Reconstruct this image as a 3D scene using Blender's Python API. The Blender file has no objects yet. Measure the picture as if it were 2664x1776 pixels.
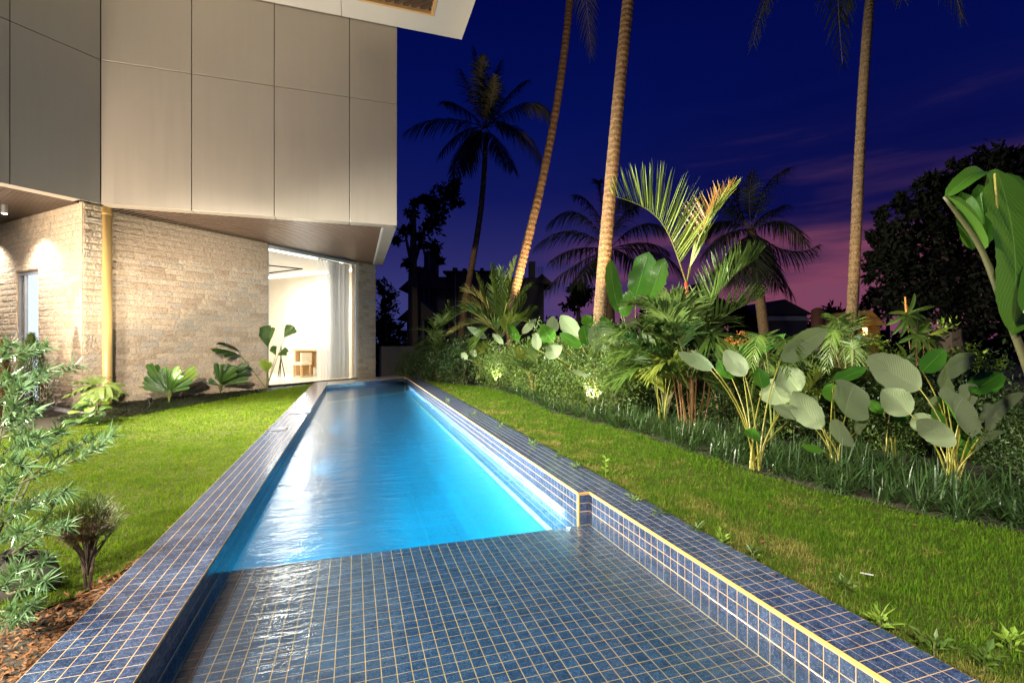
import bpy, math, random
import numpy as np
from mathutils import Vector, Matrix
from mathutils.geometry import tessellate_polygon

random.seed(7)
rng = np.random.default_rng(7)
SC = bpy.context.scene
COL = SC.collection

# ------------------------------------------------------------------ camera
F_PX, CX, HY, CAM_H = 1259.0, 1332.0, 891.0, 1.3          # focal length, centre and horizon in photo pixels
TH = math.atan(411 / 1259.0)                               # the camera looks 18 degrees right of the pool axis
S_, C_ = math.sin(TH), math.cos(TH)
cam_d = bpy.data.cameras.new('camera')
cam = bpy.data.objects.new('camera', cam_d)
COL.objects.link(cam)
cam.location = (0, 0, CAM_H)
cam.rotation_euler = (math.pi / 2, 0, -TH)
cam_d.sensor_width = 36
cam_d.lens = 36 * F_PX / 2664
cam_d.shift_y = (HY - 888) / 2664
cam_d.clip_end = 2000
cam_d.clip_start = 0.05
SC.camera = cam

# ------------------------------------------------------------------ dusk sky
W = bpy.data.worlds.new('World')
SC.world = W
W.use_nodes = True
wn, wl = W.node_tree.nodes, W.node_tree.links
wn.clear()


def wnode(t, **kw):
    n = wn.new(t)
    for k, v in kw.items():
        setattr(n, k, v)
    return n


def ramp(n, stops):
    cr = n.color_ramp
    while len(cr.elements) > 1:
        cr.elements.remove(cr.elements[-1])
    cr.elements[0].position = stops[0][0]
    cr.elements[0].color = (*stops[0][1], 1)
    for p, c in stops[1:]:
        e = cr.elements.new(p)
        e.color = (*c, 1)
    return n


tc = wnode('ShaderNodeTexCoord')
sep = wnode('ShaderNodeSeparateXYZ')
wl.new(tc.outputs['Generated'], sep.inputs[0])
# the open side of the sky, away from the sunset
blue = ramp(wnode('ShaderNodeValToRGB'), [(0.0, (.036, .048, .20)), (.08, (.040, .042, .18)), (.17, (.021, .022, .130)),
                                          (.28, (.0055, .009, .100)), (.42, (.0010, .0050, .086)), (.60, (.0004, .0021, .060)), (1.0, (.0005, .0012, .045))])
sunset = ramp(wnode('ShaderNodeValToRGB'), [(0.0, (.20, .060, .12)), (.09, (.21, .055, .108)), (.16, (.095, .030, .085)), (.235, (.024, .012, .072)), (.30, (.0035, .0045, .066)),
                                            (.40, (.0014, .0030, .062)), (.6, (.0010, .0012, .050)), (1.0, (.0006, .0012, .040))])
wl.new(sep.outputs['Z'], blue.inputs[0])
# cloud streaks wobble the height at which the sunset colour is read
mp = wnode('ShaderNodeMapping')
mp.inputs['Scale'].default_value = (2.2, 2.2, 16)
mp.inputs['Rotation'].default_value = (math.radians(7), math.radians(-6), 0)
wl.new(tc.outputs['Generated'], mp.inputs[0])
nz = wnode('ShaderNodeTexNoise')
nz.inputs['Scale'].default_value = 1.6
nz.inputs['Detail'].default_value = 5
wl.new(mp.outputs[0], nz.inputs[0])
sub = wnode('ShaderNodeMath', operation='SUBTRACT')
wl.new(nz.outputs[0], sub.inputs[0])
sub.inputs[1].default_value = .5
mul = wnode('ShaderNodeMath', operation='MULTIPLY_ADD')
wl.new(sub.outputs[0], mul.inputs[0])
mul.inputs[1].default_value = .40
wl.new(sep.outputs['Z'], mul.inputs[2])
wl.new(mul.outputs[0], sunset.inputs[0])
dot = wnode('ShaderNodeVectorMath', operation='DOT_PRODUCT')
wl.new(tc.outputs['Generated'], dot.inputs[0])
AZ = math.radians(53)
dot.inputs[1].default_value = (math.sin(AZ), math.cos(AZ), 0)
mr = wnode('ShaderNodeMapRange', interpolation_type='SMOOTHSTEP')
mr.inputs['From Min'].default_value = .80
mr.inputs['From Max'].default_value = .99
wl.new(dot.outputs['Value'], mr.inputs['Value'])
mix = wnode('ShaderNodeMix', data_type='RGBA')
wl.new(mr.outputs[0], mix.inputs[0])
wl.new(blue.outputs[0], mix.inputs[6])
wl.new(sunset.outputs[0], mix.inputs[7])
bg = wnode('ShaderNodeBackground')
wl.new(mix.outputs[2], bg.inputs[0])
bg.inputs[1].default_value = 1.0
wo = wnode('ShaderNodeOutputWorld')
wl.new(bg.outputs[0], wo.inputs[0])

SC.view_settings.view_transform = 'Standard'
SC.view_settings.look = 'None'
SC.view_settings.exposure = 0
SC.view_settings.gamma = 1
SC.render.engine = 'CYCLES'
cy = SC.cycles
cy.use_denoising = True
cy.max_bounces = 7
cy.diffuse_bounces = 3
cy.glossy_bounces = 3
cy.transmission_bounces = 4
cy.transparent_max_bounces = 24
cy.volume_bounces = 0
cy.sample_clamp_indirect = 4
cy.caustics_reflective = False
cy.caustics_refractive = False
cy.use_light_tree = True


# ------------------------------------------------------------------ lamps of the house and the garden
def aim(o, target):
    d = Vector(target) - o.location
    o.rotation_euler = d.to_track_quat('-Z', 'Y').to_euler()


def spot(name, loc, target, watts, colour, angle=90, blend=.6, radius=.08):
    d = bpy.data.lights.new(name, 'SPOT')
    d.energy = watts
    d.color = colour
    d.spot_size = math.radians(angle)
    d.spot_blend = blend
    d.shadow_soft_size = radius
    o = bpy.data.objects.new(name, d)
    COL.objects.link(o)
    o.location = loc
    aim(o, target)
    return o


def bulb(name, loc, watts, colour, radius=.05):
    d = bpy.data.lights.new(name, 'POINT')
    d.energy = watts
    d.color = colour
    d.shadow_soft_size = radius
    o = bpy.data.objects.new(name, d)
    COL.objects.link(o)
    o.location = loc
    return o


def panel_lamp(name, loc, target, sx, sy, watts, colour):
    d = bpy.data.lights.new(name, 'AREA')
    d.shape = 'RECTANGLE'
    d.size, d.size_y = sx, sy
    d.energy = watts
    d.color = colour
    o = bpy.data.objects.new(name, d)
    COL.objects.link(o)
    o.location = loc
    aim(o, target)
    return o


WARM, NEUTRAL, COOL = (1, .80, .55), (1, .92, .78), (.80, .92, 1)
# flood lamps under the soffit edge of the left wing; those behind the camera are added, unseen
AMBER = (1, .68, .36)
spot('unseen_flood_lamp', (-6.7, 10.4, 4.0), (4.2, 9.0, .7), 19000, (1, .95, .78), 80, 1, .22)
spot('unseen_flood_lamp', (-8.6, 8.4, 4.0), (-1, 6.5, .0), 13500, (1, .94, .68), 110, 1, .22)
spot('unseen_flood_lamp', (-2.2, -2.2, 4.5), (2.4, 4.2, 0), 4500, NEUTRAL, 80, .8, .22)  # unseen, added to brighten the near shelf and right-hand plants
spot('unseen_flood_lamp', (-5.5, -1.0, 4.2), (-3.0, 5.2, 0), 5200, (1, .93, .70), 82, .8, .22)  # unseen, added to brighten the near part of the left lawn
spot('unseen_wall_flood', (-1.5, -2.0, 4.0), (-3.4, 14.6, 1.5), 11500, (1, .87, .72), 24, .8, .2)  # unseen, added to light the long stone wall from the front
spot('unseen_wall_flood', (-6.4, -1.0, 3.4), (-7.0, 14.1, 1.7), 6500, (1, .88, .74), 23, .8, .2)  # unseen, added to even out the light on the left stone wall
spot('ground_flood_lamp', (-9.85, 7.55, .3), (-2.0, 12.45, 5.0), 8200, (1, .81, .58), 76, 1, .35)
# spike lamps in the planting beds
spot('spike_lamp_beam', (-4.05, 11.95, .22), (-3.3, 12.25, 4.3), 900, WARM, 120, .9, .05)
spot('spike_lamp_beam', (3.95, 13.5, .2), (4.25, 14.3, 2.6), 230, NEUTRAL, 110, .7, .05)
spot('spike_lamp_beam', (4.35, 8.35, .2), (4.85, 8.75, 2.8), 150, NEUTRAL, 110, .7, .05)
spot('spike_lamp_beam', (4.85, 9.25, 1.45), (5.75, 10.5, 5.6), 3300, AMBER, 64, .9, .05)
spot('spike_lamp_beam', (5.3, 15.2, 1.6), (6.5, 17.05, 6.2), 5600, AMBER, 44, .9, .05)
spot('spike_lamp_beam', (11.3, 8.1, 1.2), (12.7, 9.5, 6.0), 450, AMBER, 60, .8, .05)
# downlight under the left soffit
spot('downlight_beam', (-7.137, 13.261, 4.02), (-7.137, 13.261, 0), 520, NEUTRAL, 125, .7, .04)
spot('downlight_beam', (-8.9, 15.2, 4.02), (-8.9, 15.2, 0), 520, NEUTRAL, 125, .7, .04)
# underwater lamps on the left pool wall
for yy in (5.2, 9.2, 13.4):
    spot('pool_lamp_beam', (-.74, yy, -.95), (1.84, yy, -.55), 800, (.74, .95, 1), 120, 1, .06)
# strip lamp under the lip of the right pool wall
o = panel_lamp('pool_strip_lamp', (1.80, 10.6, -.225), (1.66, 10.6, -1.2), .016, 13.0, 560, (.80, .97, 1))
o.rotation_euler = (0, math.radians(8), 0)
o = panel_lamp('pool_strip_lamp', (1.81, 10.5, -.235), (1.0, 10.5, -.8), .016, 13.2, 150, (.66, .90, 1))
o.rotation_euler = (0, math.radians(58), 0)
# the lit room
panel_lamp('room_ceiling_lamp', (-3.3, 19.4, 4.05), (-3.3, 19.4, 0), 3.2, 2.2, 560, (1, .97, .92))
bulb('room_wall_lamp_glow', (-2.05, 21.55, 1.55), 70, (.80, .90, 1), .12)


# ------------------------------------------------------------------ picture-to-place helpers
def ray(px, py):
    a, dz = (px - CX) / F_PX, (HY - py) / F_PX
    return np.array([S_ + a * C_, C_ - a * S_, dz])


def G(px, py, z=-.03):
    r = ray(px, py)
    t = (z - CAM_H) / r[2]
    return np.array([r[0] * t, r[1] * t, z])


def AT(px, py, d):
    return np.array([0, 0, CAM_H]) + ray(px, py) * d


def PL(px, py, p, n):
    r = ray(px, py)
    t = (p[0] * n[0] + p[1] * n[1]) / (r[0] * n[0] + r[1] * n[1])
    return np.array([r[0] * t, r[1] * t, CAM_H + r[2] * t])


TOCAM = np.array([-S_, -C_, 0.])
RIGHT = np.array([C_, -S_, 0.])
UP = np.array([0, 0, 1.])


def nrm(v):
    v = np.asarray(v, float)
    return v / (np.linalg.norm(v, axis=-1, keepdims=True) + 1e-9)


# ------------------------------------------------------------------ mesh helpers
class MB:
    """collects pieces of one mesh"""
    def __init__(s):
        s.V, s.Q, s.T, s.U, s.R, s.n = [], [], [], [], [], 0

    def add(s, V, F, uv=None, r=None):
        V = np.asarray(V, float).reshape(-1, 3)
        F = np.asarray(F, int)
        (s.Q if F.shape[1] == 4 else s.T).append(F + s.n)
        s.V.append(V)
        s.U.append(np.zeros((len(V), 2)) if uv is None else np.asarray(uv, float).reshape(-1, 2))
        s.R.append(np.full(len(V), .5 if r is None else 0.) + (0 if r is None else np.asarray(r, float)))
        s.n += len(V)

    def mesh(s, name, m, smooth=False):
        V = np.concatenate(s.V)
        U = np.concatenate(s.U)
        R = np.concatenate(s.R)
        Q = np.concatenate(s.Q) if s.Q else np.zeros((0, 4), int)
        T = np.concatenate(s.T) if s.T else np.zeros((0, 3), int)
        loops = np.concatenate([Q.ravel(), T.ravel()])
        starts = np.concatenate([np.arange(len(Q)) * 4, len(Q) * 4 + np.arange(len(T)) * 3])
        me = bpy.data.meshes.new(name)
        me.vertices.add(len(V))
        me.vertices.foreach_set('co', V.astype(np.float32).ravel())
        me.loops.add(len(loops))
        me.loops.foreach_set('vertex_index', loops.astype(np.int32))
        me.polygons.add(len(starts))
        me.polygons.foreach_set('loop_start', starts.astype(np.int32))
        me.update(calc_edges=True)
        me.polygons.foreach_set('use_smooth', np.full(len(starts), bool(smooth)))
        uvl = me.uv_layers.new(name='UVMap')
        uvl.data.foreach_set('uv', U[loops].astype(np.float32).ravel())
        at = me.attributes.new('rnd', 'FLOAT', 'POINT')
        at.data.foreach_set('value', R.astype(np.float32))
        for x in (m if isinstance(m, (list, tuple)) else [m]):
            me.materials.append(x)
        return me

    def obj(s, name, m, parent=None, smooth=False):
        return link(name, s.mesh(name, m, smooth), parent)


def link(name, me, parent=None):
    o = bpy.data.objects.new(name, me)
    COL.objects.link(o)
    if parent is not None:
        o.parent = parent
        w = Matrix.Translation(parent.location) @ parent.rotation_euler.to_matrix().to_4x4()
        q = parent.parent
        if q is not None:
            w = Matrix.Translation(q.location) @ w
        o.matrix_parent_inverse = w.inverted()
    return o


def local(name, me, parent):
    o = bpy.data.objects.new(name, me)
    COL.objects.link(o)
    o.parent = parent
    return o


def thing(name, label, cat, loc=(0, 0, 0), rz=0, group=None):
    o = bpy.data.objects.new(name, None)
    COL.objects.link(o)
    o.empty_display_size = .1
    o.location = [float(c) for c in loc]
    o.rotation_euler = (0, 0, rz)
    return tag(o, label, cat, group)


def tag(o, label, cat, group=None):
    o['label'] = label
    o['category'] = cat
    if group:
        o['group'] = group
    return o


def kind(o, k, label=None):
    o['kind'] = k
    if label:
        o['label'] = label
    return o


BOXF = np.array([[0, 3, 2, 1], [4, 5, 6, 7], [0, 1, 5, 4], [1, 2, 6, 5], [2, 3, 7, 6], [3, 0, 4, 7]])


def box(B, lo, hi, r=None):
    (a, b, c), (d, e, f) = lo, hi
    B.add([(a, b, c), (d, b, c), (d, e, c), (a, e, c), (a, b, f), (d, b, f), (d, e, f), (a, e, f)], BOXF, r=r)


def obox(B, p, q, n, t, z0, z1):
    """upright slab along p-q (2D), thickness t towards n"""
    p, q, n = np.array(p[:2], float), np.array(q[:2], float), nrm(np.array(n[:2], float))
    c = [p, q, q + n * t, p + n * t]
    if (q - p)[0] * n[1] - (q - p)[1] * n[0] < 0:
        c = c[::-1]
    B.add([(*x, z0) for x in c] + [(*x, z1) for x in c], BOXF)


def prism(B, poly, z0, z1):
    n = len(poly)
    ar = sum(poly[i][0] * poly[(i + 1) % n][1] - poly[(i + 1) % n][0] * poly[i][1] for i in range(n))
    if ar < 0:
        poly = poly[::-1]
    V = [(x, y, z0) for x, y in poly] + [(x, y, z1) for x, y in poly]
    B.add(V, [[i, (i + 1) % n, n + (i + 1) % n, n + i] for i in range(n)])
    base = B.n - 2 * n
    # fan caps (poly is convex, or star-shaped about its first corner)
    B.T.append(np.array([[base, base + i + 1, base + i] for i in range(1, n - 1)]))
    B.T.append(np.array([[base + n, base + n + i, base + n + i + 1] for i in range(1, n - 1)]))


def tube(B, pts, rad, n=7, cap=True, r=None):
    pts = np.asarray(pts, float)
    k = len(pts)
    rad = np.broadcast_to(np.asarray(rad, float), (k,))
    T = nrm(np.gradient(pts, axis=0))
    ref = np.array([0.31, .17, .93]) if abs(T[0][2]) < .8 else np.array([.93, .31, .1])
    A = nrm(np.cross(T, ref))
    Bn = np.cross(T, A)
    ang = np.arange(n) * 2 * math.pi / n
    V = pts[:, None] + rad[:, None, None] * (A[:, None] * np.cos(ang)[None, :, None] + Bn[:, None] * np.sin(ang)[None, :, None])
    idx = np.arange(k * n).reshape(k, n)
    F = np.stack([idx[:-1], np.roll(idx, -1, 1)[:-1], np.roll(idx, -1, 1)[1:], idx[1:]], -1).reshape(-1, 4)
    uv = np.stack(np.meshgrid(np.arange(n) / n, np.linspace(0, 1, k)), -1)
    B.add(V, F, uv, None if r is None else np.full(k * n, r))
    if cap:
        b = B.n - k * n
        B.T.append(np.array([[b + (k - 1) * n, b + (k - 1) * n + i, b + (k - 1) * n + i + 1] for i in range(1, n - 1)]))


def bez(a, b, c, k):
    t = np.linspace(0, 1, k)[:, None]
    a, b, c = (np.asarray(x, float) for x in (a, b, c))
    return (1 - t) ** 2 * a + 2 * t * (1 - t) * b + t * t * c


def through(a, m, c, k):
    """quadratic curve that passes m half way"""
    a, m, c = (np.asarray(x, float) for x in (a, m, c))
    return bez(a, 2 * m - .5 * (a + c), c, k)


def strips(B, P, D, L, Wd, droop, segs=3, lift=None, side=None, taper=1.0, r=None):
    """N narrow blades: root P, direction D, length L, width Wd, tip sagging by droop"""
    P, D = np.asarray(P, float), nrm(D)
    N = len(P)
    L, Wd, droop = (np.broadcast_to(np.asarray(x, float), (N,)) for x in (L, Wd, droop))
    if side is None:
        side = nrm(np.cross(D, np.array([0, 0, 1.]) + .01 * rng.normal(size=(N, 3))))
    t = np.linspace(0, 1, segs + 1)
    c = P[:, None] + D[:, None] * (L[:, None] * t)[..., None] - UP * (droop * L)[:, None, None] * (t ** 2)[None, :, None]
    w = np.interp(t, [0, .3, .75, 1], [.55, 1, .7, .06]) * taper + (1 - taper) * (1 - t * .9)
    off = side[:, None] * (Wd[:, None] * w * .5)[..., None]
    V = np.stack([c - off, c + off], 2).reshape(N, -1, 3)
    m = 2 * (segs + 1)
    f = np.array([[2 * i, 2 * i + 1, 2 * i + 3, 2 * i + 2] for i in range(segs)])
    F = (f[None] + (np.arange(N) * m)[:, None, None]).reshape(-1, 4)
    uv = np.broadcast_to(np.stack([np.tile([0, 1], segs + 1), np.repeat(t, 2)], -1), (N, m, 2))
    rr = np.repeat(rng.random(N) if r is None else np.broadcast_to(r, (N,)), m)
    B.add(V, F, uv, rr)


def leaves(B, P, D, Nn, L, Wd, fold=.25, r=None):
    """N small folded leaves"""
    N = len(P)
    D = nrm(D)
    s = nrm(np.cross(D, Nn))
    n = np.cross(s, D)
    L, Wd = (np.broadcast_to(np.asarray(x, float), (N,))[:, None] for x in (L, Wd))
    V = np.stack([P, P + D * L * .45 + s * Wd * .5 + n * Wd * fold, P + D * L, P + D * L * .45 - s * Wd * .5 + n * Wd * fold], 1)
    k = (np.arange(N) * 4)[:, None]
    F = np.concatenate([k + np.array([[0, 1, 2]]), k + np.array([[0, 2, 3]])])
    uv = np.broadcast_to(np.array([[.5, 0], [0, .5], [.5, 1], [1, .5]]), (N, 4, 2))
    B.add(V, F, uv, np.repeat(rng.random(N) if r is None else r, 4))


def rdir(N, zmin=-1.):
    v = nrm(rng.normal(size=(N, 3)))
    if zmin > -1:
        v[:, 2] = np.abs(v[:, 2]) * (1 - zmin) + zmin
        v = nrm(v)
    return v


OVATE = ([0, .06, .2, .42, .65, .85, .96, 1], [.03, .38, .80, 1, .92, .58, .24, .01])
ROUND = ([0, .05, .2, .45, .7, .88, .97, 1], [.05, .52, .92, 1, .95, .68, .32, .01])
LONG = ([0, .05, .2, .5, .8, .93, 1], [.04, .5, .86, 1, .85, .48, .02])
WEDGE = ([0, .2, .5, .8, .93, 1], [.05, .30, .66, .98, 1.0, .72])


def blade(B, p0, p2, width, facing, bow=.12, fold=.15, prof=OVATE, ns=14, nw=6, wave=.0, twist=0., ragged=0.):
    """a big leaf from p0 to p2, its face turned to 'facing'"""
    p0, p2 = np.asarray(p0, float), np.asarray(p2, float)
    ax = p2 - p0
    L = np.linalg.norm(ax)
    T = ax / L
    n = nrm(np.asarray(facing, float) - T * np.dot(facing, T))
    t = np.linspace(0, 1, ns + 1)
    mid = p0 + T * (L * t)[:, None] + n * (bow * L * 4 * t * (1 - t))[:, None]
    w = np.interp(t, *prof) * width * .5
    w = w * (1 + ragged * rng.normal(size=len(t)) * (t > .35))
    s0 = np.cross(n, T)
    u = np.linspace(-1, 1, nw + 1)
    tw = twist * (t - .3)
    s = s0 * np.cos(tw)[:, None] + n * np.sin(tw)[:, None]
    nn = -s0 * np.sin(tw)[:, None] + n * np.cos(tw)[:, None]
    ph = rng.random() * 6
    V = (mid[:, None] + s[:, None] * (u[None] * w[:, None])[..., None]
         + nn[:, None] * (fold * np.abs(u)[None] * w[:, None] + wave * w[:, None] * (u[None] ** 2) * np.sin(9 * t[:, None] + ph + u[None]))[..., None])
    m = nw + 1
    idx = np.arange((ns + 1) * m).reshape(ns + 1, m)
    F = np.stack([idx[:-1, :-1], idx[1:, :-1], idx[1:, 1:], idx[:-1, 1:]], -1).reshape(-1, 4)
    uv = np.stack(np.meshgrid((u + 1) / 2, t), -1)
    B.add(V, F, uv, np.full(V.size // 3, rng.random()))


# ------------------------------------------------------------------ materials
class NT:
    def __init__(s, name):
        s.m = bpy.data.materials.new(name)
        s.m.use_nodes = True
        s.n, s.l = s.m.node_tree.nodes, s.m.node_tree.links
        s.n.clear()
        s.out = s.n.new('ShaderNodeOutputMaterial')

    def __call__(s, t, ins=None, **kw):
        n = s.n.new('ShaderNode' + t)
        for k, v in kw.items():
            setattr(n, k, v)
        for k, v in (ins or {}).items():
            s.put(n.inputs[k], v)
        return n

    def put(s, i, v):
        if hasattr(v, 'is_linked') and not hasattr(v, 'default_value') or isinstance(v, bpy.types.NodeSocket):
            s.l.new(v, i)
        elif isinstance(v, (tuple, list)) and len(v) == 3 and i.type == 'RGBA':
            i.default_value = (*v, 1)
        else:
            i.default_value = v

    def noise(s, vec, scale, detail=4, rough=.55, dist=0):
        n = s('TexNoise', {'Scale': scale, 'Detail': detail, 'Roughness': rough, 'Distortion': dist})
        if vec is not None:
            s.l.new(vec, n.inputs['Vector'])
        return n.outputs[0]

    def mix(s, f, a, b, mode='MIX'):
        n = s('Mix', data_type='RGBA', blend_type=mode)
        s.put(n.inputs[0], f)
        s.put(n.inputs[6], a)
        s.put(n.inputs[7], b)
        return n.outputs[2]

    def math(s, op, a, b=0., c=0.):
        n = s('Math', operation=op)
        s.put(n.inputs[0], a)
        s.put(n.inputs[1], b)
        s.put(n.inputs[2], c)
        return n.outputs[0]

    def rmap(s, v, a, b, c=0., d=1.):
        n = s('MapRange', {'From Min': a, 'From Max': b, 'To Min': c, 'To Max': d})
        s.l.new(v, n.inputs['Value'])
        return n.outputs[0]

    def bump(s, h, strength=.3, dist=.01):
        return s('Bump', {'Height': h, 'Strength': strength, 'Distance': dist}).outputs[0]

    def done(s, shader, vol=None):
        s.l.new(shader, s.out.inputs[0])
        if vol:
            s.l.new(vol, s.out.inputs[1])
        return s.m


def pbr(name, col, rough=.5, metal=0., var=.12, scale=6., bump=0., bscale=40., spec=.5):
    t = NT(name)
    pos = t('NewGeometry').outputs['Position']
    n = t.noise(pos, scale, 5)
    c = t.mix(n, tuple(x * (1 - var) for x in col), tuple(min(1, x * (1 + var)) for x in col))
    p = t('BsdfPrincipled', {'Base Color': c, 'Roughness': rough, 'Metallic': metal, 'Specular IOR Level': spec})
    if bump:
        t.l.new(t.bump(t.noise(pos, bscale, 4), bump), p.inputs['Normal'])
    return t.done(p.outputs[0])


def leafmat(name, c1, c2, under=None, gloss=.35, trans=.25, veins=0., spec=.35):
    """leaf: two greens mixed by each leaf's own random value, optional paler underside and cross veins"""
    t = NT(name)
    a = t('Attribute', attribute_name='rnd').outputs['Fac']
    g = t('NewGeometry')
    n = t.noise(g.outputs['Position'], 9, 3)
    f = t.math('MULTIPLY_ADD', a, .65, t.math('MULTIPLY', n, .35))
    c = t.mix(f, c1, c2)
    bumpn = None
    if veins:
        uv = t('UVMap').outputs[0]
        sp = t('SeparateXYZ', {0: uv})
        au = t.math('ABSOLUTE', t.math('SUBTRACT', sp.outputs[0], .5))
        ph = t.math('SUBTRACT', t.math('MULTIPLY', sp.outputs[1], 135.), t.math('MULTIPLY', au, 80.))
        v = t.math('MULTIPLY_ADD', t.math('SINE', ph), .5, .5)
        rib = t.rmap(au, .0, .022, 1, 0)
        c = t.mix(t.math('MULTIPLY', v, veins), c, tuple(x * .62 for x in c1))
        c = t.mix(t.math('MULTIPLY', rib, .55), c, tuple(min(1, x * 2.2 + .03) for x in c2))
        bumpn = t.bump(t.math('ADD', v, t.math('MULTIPLY', rib, 2.)), .35, .004)
    if under:
        cu = t.mix(t.math('MULTIPLY_ADD', n, .5, t.math('MULTIPLY', a, .5)), tuple(x * y for x, y in zip(under, (.62, .78, .55))), tuple(min(1, x * 1.12) for x in under))
        if veins:
            cu = t.mix(t.math('MULTIPLY', v, veins * .9), cu, tuple(x * .66 for x in under))
            cu = t.mix(t.math('MULTIPLY', rib, .5), cu, tuple(min(1, x * 1.35) for x in under))
        c = t.mix(g.outputs['Backfacing'], c, cu)
    p = t('BsdfPrincipled', {'Base Color': c, 'Roughness': gloss, 'Specular IOR Level': spec})
    if bumpn:
        t.l.new(bumpn, p.inputs['Normal'])
    tr = t('BsdfTranslucent', {'Color': t.mix(.35, c, (.30, .42, .04))})
    return t.done(t('MixShader', {0: trans, 1: p.outputs[0], 2: tr.outputs[0]}).outputs[0])


M = {}
PITCH = .0715


def tile_material(name, lo, hi, vein):
    t = NT(name)
    pos = t('NewGeometry').outputs['Position']
    cell = t('VectorMath', {0: pos, 1: (1 / PITCH,) * 3}, operation='MULTIPLY').outputs[0]
    fl = t('VectorMath', {0: t('VectorMath', {0: cell, 1: (.26, .21, .13)}, operation='ADD').outputs[0]}, operation='FLOOR').outputs[0]
    rn = t('TexWhiteNoise', {'Vector': fl}).outputs[0]
    n1 = t.noise(pos, 38, 6, .65, .8)
    n2 = t.noise(pos, 120, 4, .6, 1.2)
    c = t.mix(t.rmap(n1, .32, .68), lo, hi)
    c = t.mix(t.rmap(n2, .53, .68, 0, .8), c, vein)
    c = t.mix(t.math('MULTIPLY', rn, .45), c, tuple(x * .55 for x in lo))
    p = t('BsdfPrincipled', {'Base Color': c, 'Roughness': t.rmap(n2, .3, .7, .10, .24), 'Specular IOR Level': .55})
    t.l.new(t.bump(n1, .05, .004), p.inputs['Normal'])
    return t.done(p.outputs[0])


M['tile'] = tile_material('blue_glazed_tile', (.014, .028, .078), (.056, .098, .220), (.27, .32, .46))
M['tile_wet'] = tile_material('grey_blue_tile_under_water', (.012, .034, .090), (.046, .098, .215), (.19, .24, .32))
M['grout_wet'] = pbr('brown_grout_under_water', (.52, .31, .11), .8, var=.4, scale=10)
M['grout'] = pbr('ochre_grout', (.60, .40, .21), .75, var=.4, scale=14)
M['trim'] = pbr('orange_edge_strip', (.78, .42, .10), .4, var=.12, scale=20)


def basin():
    t = NT('basin_tiles_far_below')
    pos = t('NewGeometry').outputs['Position']
    k = t('VectorMath', {0: pos, 1: (1 / PITCH,) * 3}, operation='MULTIPLY').outputs[0]
    fr = t('VectorMath', {0: k}, operation='FRACTION').outputs[0]
    sp = t('SeparateXYZ', {0: fr})
    g = None
    for i in range(3):
        e = t.math('LESS_THAN', sp.outputs[i], .07)
        g = e if g is None else t.math('MAXIMUM', g, e)
    n = t.noise(pos, 30, 5, .6)
    c = t.mix(n, (.040, .19, .32), (.095, .33, .47))
    c = t.mix(t.math('MULTIPLY', g, .30), c, (.5, .5, .45))
    return t.done(t('BsdfPrincipled', {'Base Color': c, 'Roughness': .4}).outputs[0])


M['basin'] = basin()


def water():
    t = NT('pool_water')
    pos = t('NewGeometry').outputs['Position']
    mp = t('Mapping', {'Vector': pos, 'Scale': (.55, 2.3, 1)}).outputs[0]
    h = t.math('ADD', t.noise(mp, 3.0, 2, .5, .5), t.math('MULTIPLY', t.noise(mp, 13, 3, .6, .8), .30))
    nb = t.bump(h, .17, .10)
    fc = t('LayerWeight', {'Blend': .5, 'Normal': nb}).outputs['Facing']
    fr = t.math('MULTIPLY_ADD', t.math('POWER', fc, 3.2), .96, .04)
    gl = t('BsdfGlossy', {'Roughness': .17, 'Normal': nb, 'Color': (1, 1, 1)})
    tr = t('BsdfTransparent', {'Color': (.97, .99, 1)})
    ab = t('VolumeAbsorption', {'Color': (.02, .79, .87), 'Density': .66})
    sc = t('VolumeScatter', {'Color': (.15, .62, 1), 'Density': .045, 'Anisotropy': .3})
    av = t('AddShader', {0: ab.outputs[0], 1: sc.outputs[0]})
    t.m.cycles.homogeneous_volume = True
    return t.done(t('MixShader', {0: fr, 1: tr.outputs[0], 2: gl.outputs[0]}).outputs[0], av.outputs[0])


M['water'] = water()
M['mortar'] = pbr('sandy_mortar', (.36, .26, .18), .9, 0, .3, 12)


def cladding():
    t = NT('warm_grey_metal_cladding')
    pos = t('NewGeometry').outputs['Position']
    st_ = t.noise(t('Mapping', {'Vector': pos, 'Scale': (9, 9, .35)}).outputs[0], 1.6, 5, .6)
    big = t.noise(pos, .8, 4, .6)
    c = t.mix(t.math('MULTIPLY_ADD', st_, .5, t.math('MULTIPLY', big, .5)), (.335, .30, .265), (.43, .385, .34))
    p = t('BsdfPrincipled', {'Base Color': c, 'Roughness': t.rmap(st_, .3, .7, .36, .52), 'Metallic': .25})
    t.l.new(t.bump(big, .06, .08), p.inputs['Normal'])
    return t.done(p.outputs[0])


M['panel'] = cladding()
M['joint'] = pbr('dark_joint_backing', (.02, .018, .016), .7)
M['white_metal'] = pbr('white_painted_metal', (.58, .58, .59), .35, .0, .05, 2)
M['slat'] = pbr('brown_wood_slat', (.090, .062, .048), .38, 0, .45, 9)
M['slat_gap'] = pbr('black_void', (.012, .010, .009), .8)
M['frame'] = pbr('dark_bronze_frame', (.035, .028, .024), .4, .3)
M['greyframe'] = pbr('grey_aluminium_frame', (.36, .36, .38), .35, .5)
M['pipe'] = pbr('ochre_painted_pipe', (.62, .41, .15), .32, 0, .05, 3)
M['plaster'] = pbr('cream_plaster', (.74, .66, .54), .7, 0, .05, 2)
M['ceiling'] = pbr('white_ceiling_plaster', (.70, .68, .66), .8, 0, .03, 2)
M['floor'] = pbr('cream_polished_floor', (.72, .62, .48), .2, 0, .05, 2)
M['oak'] = pbr('pale_oak', (.62, .40, .20), .45, 0, .25, 7)
M['cushion'] = pbr('cream_fabric', (.80, .70, .52), .8)
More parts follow.
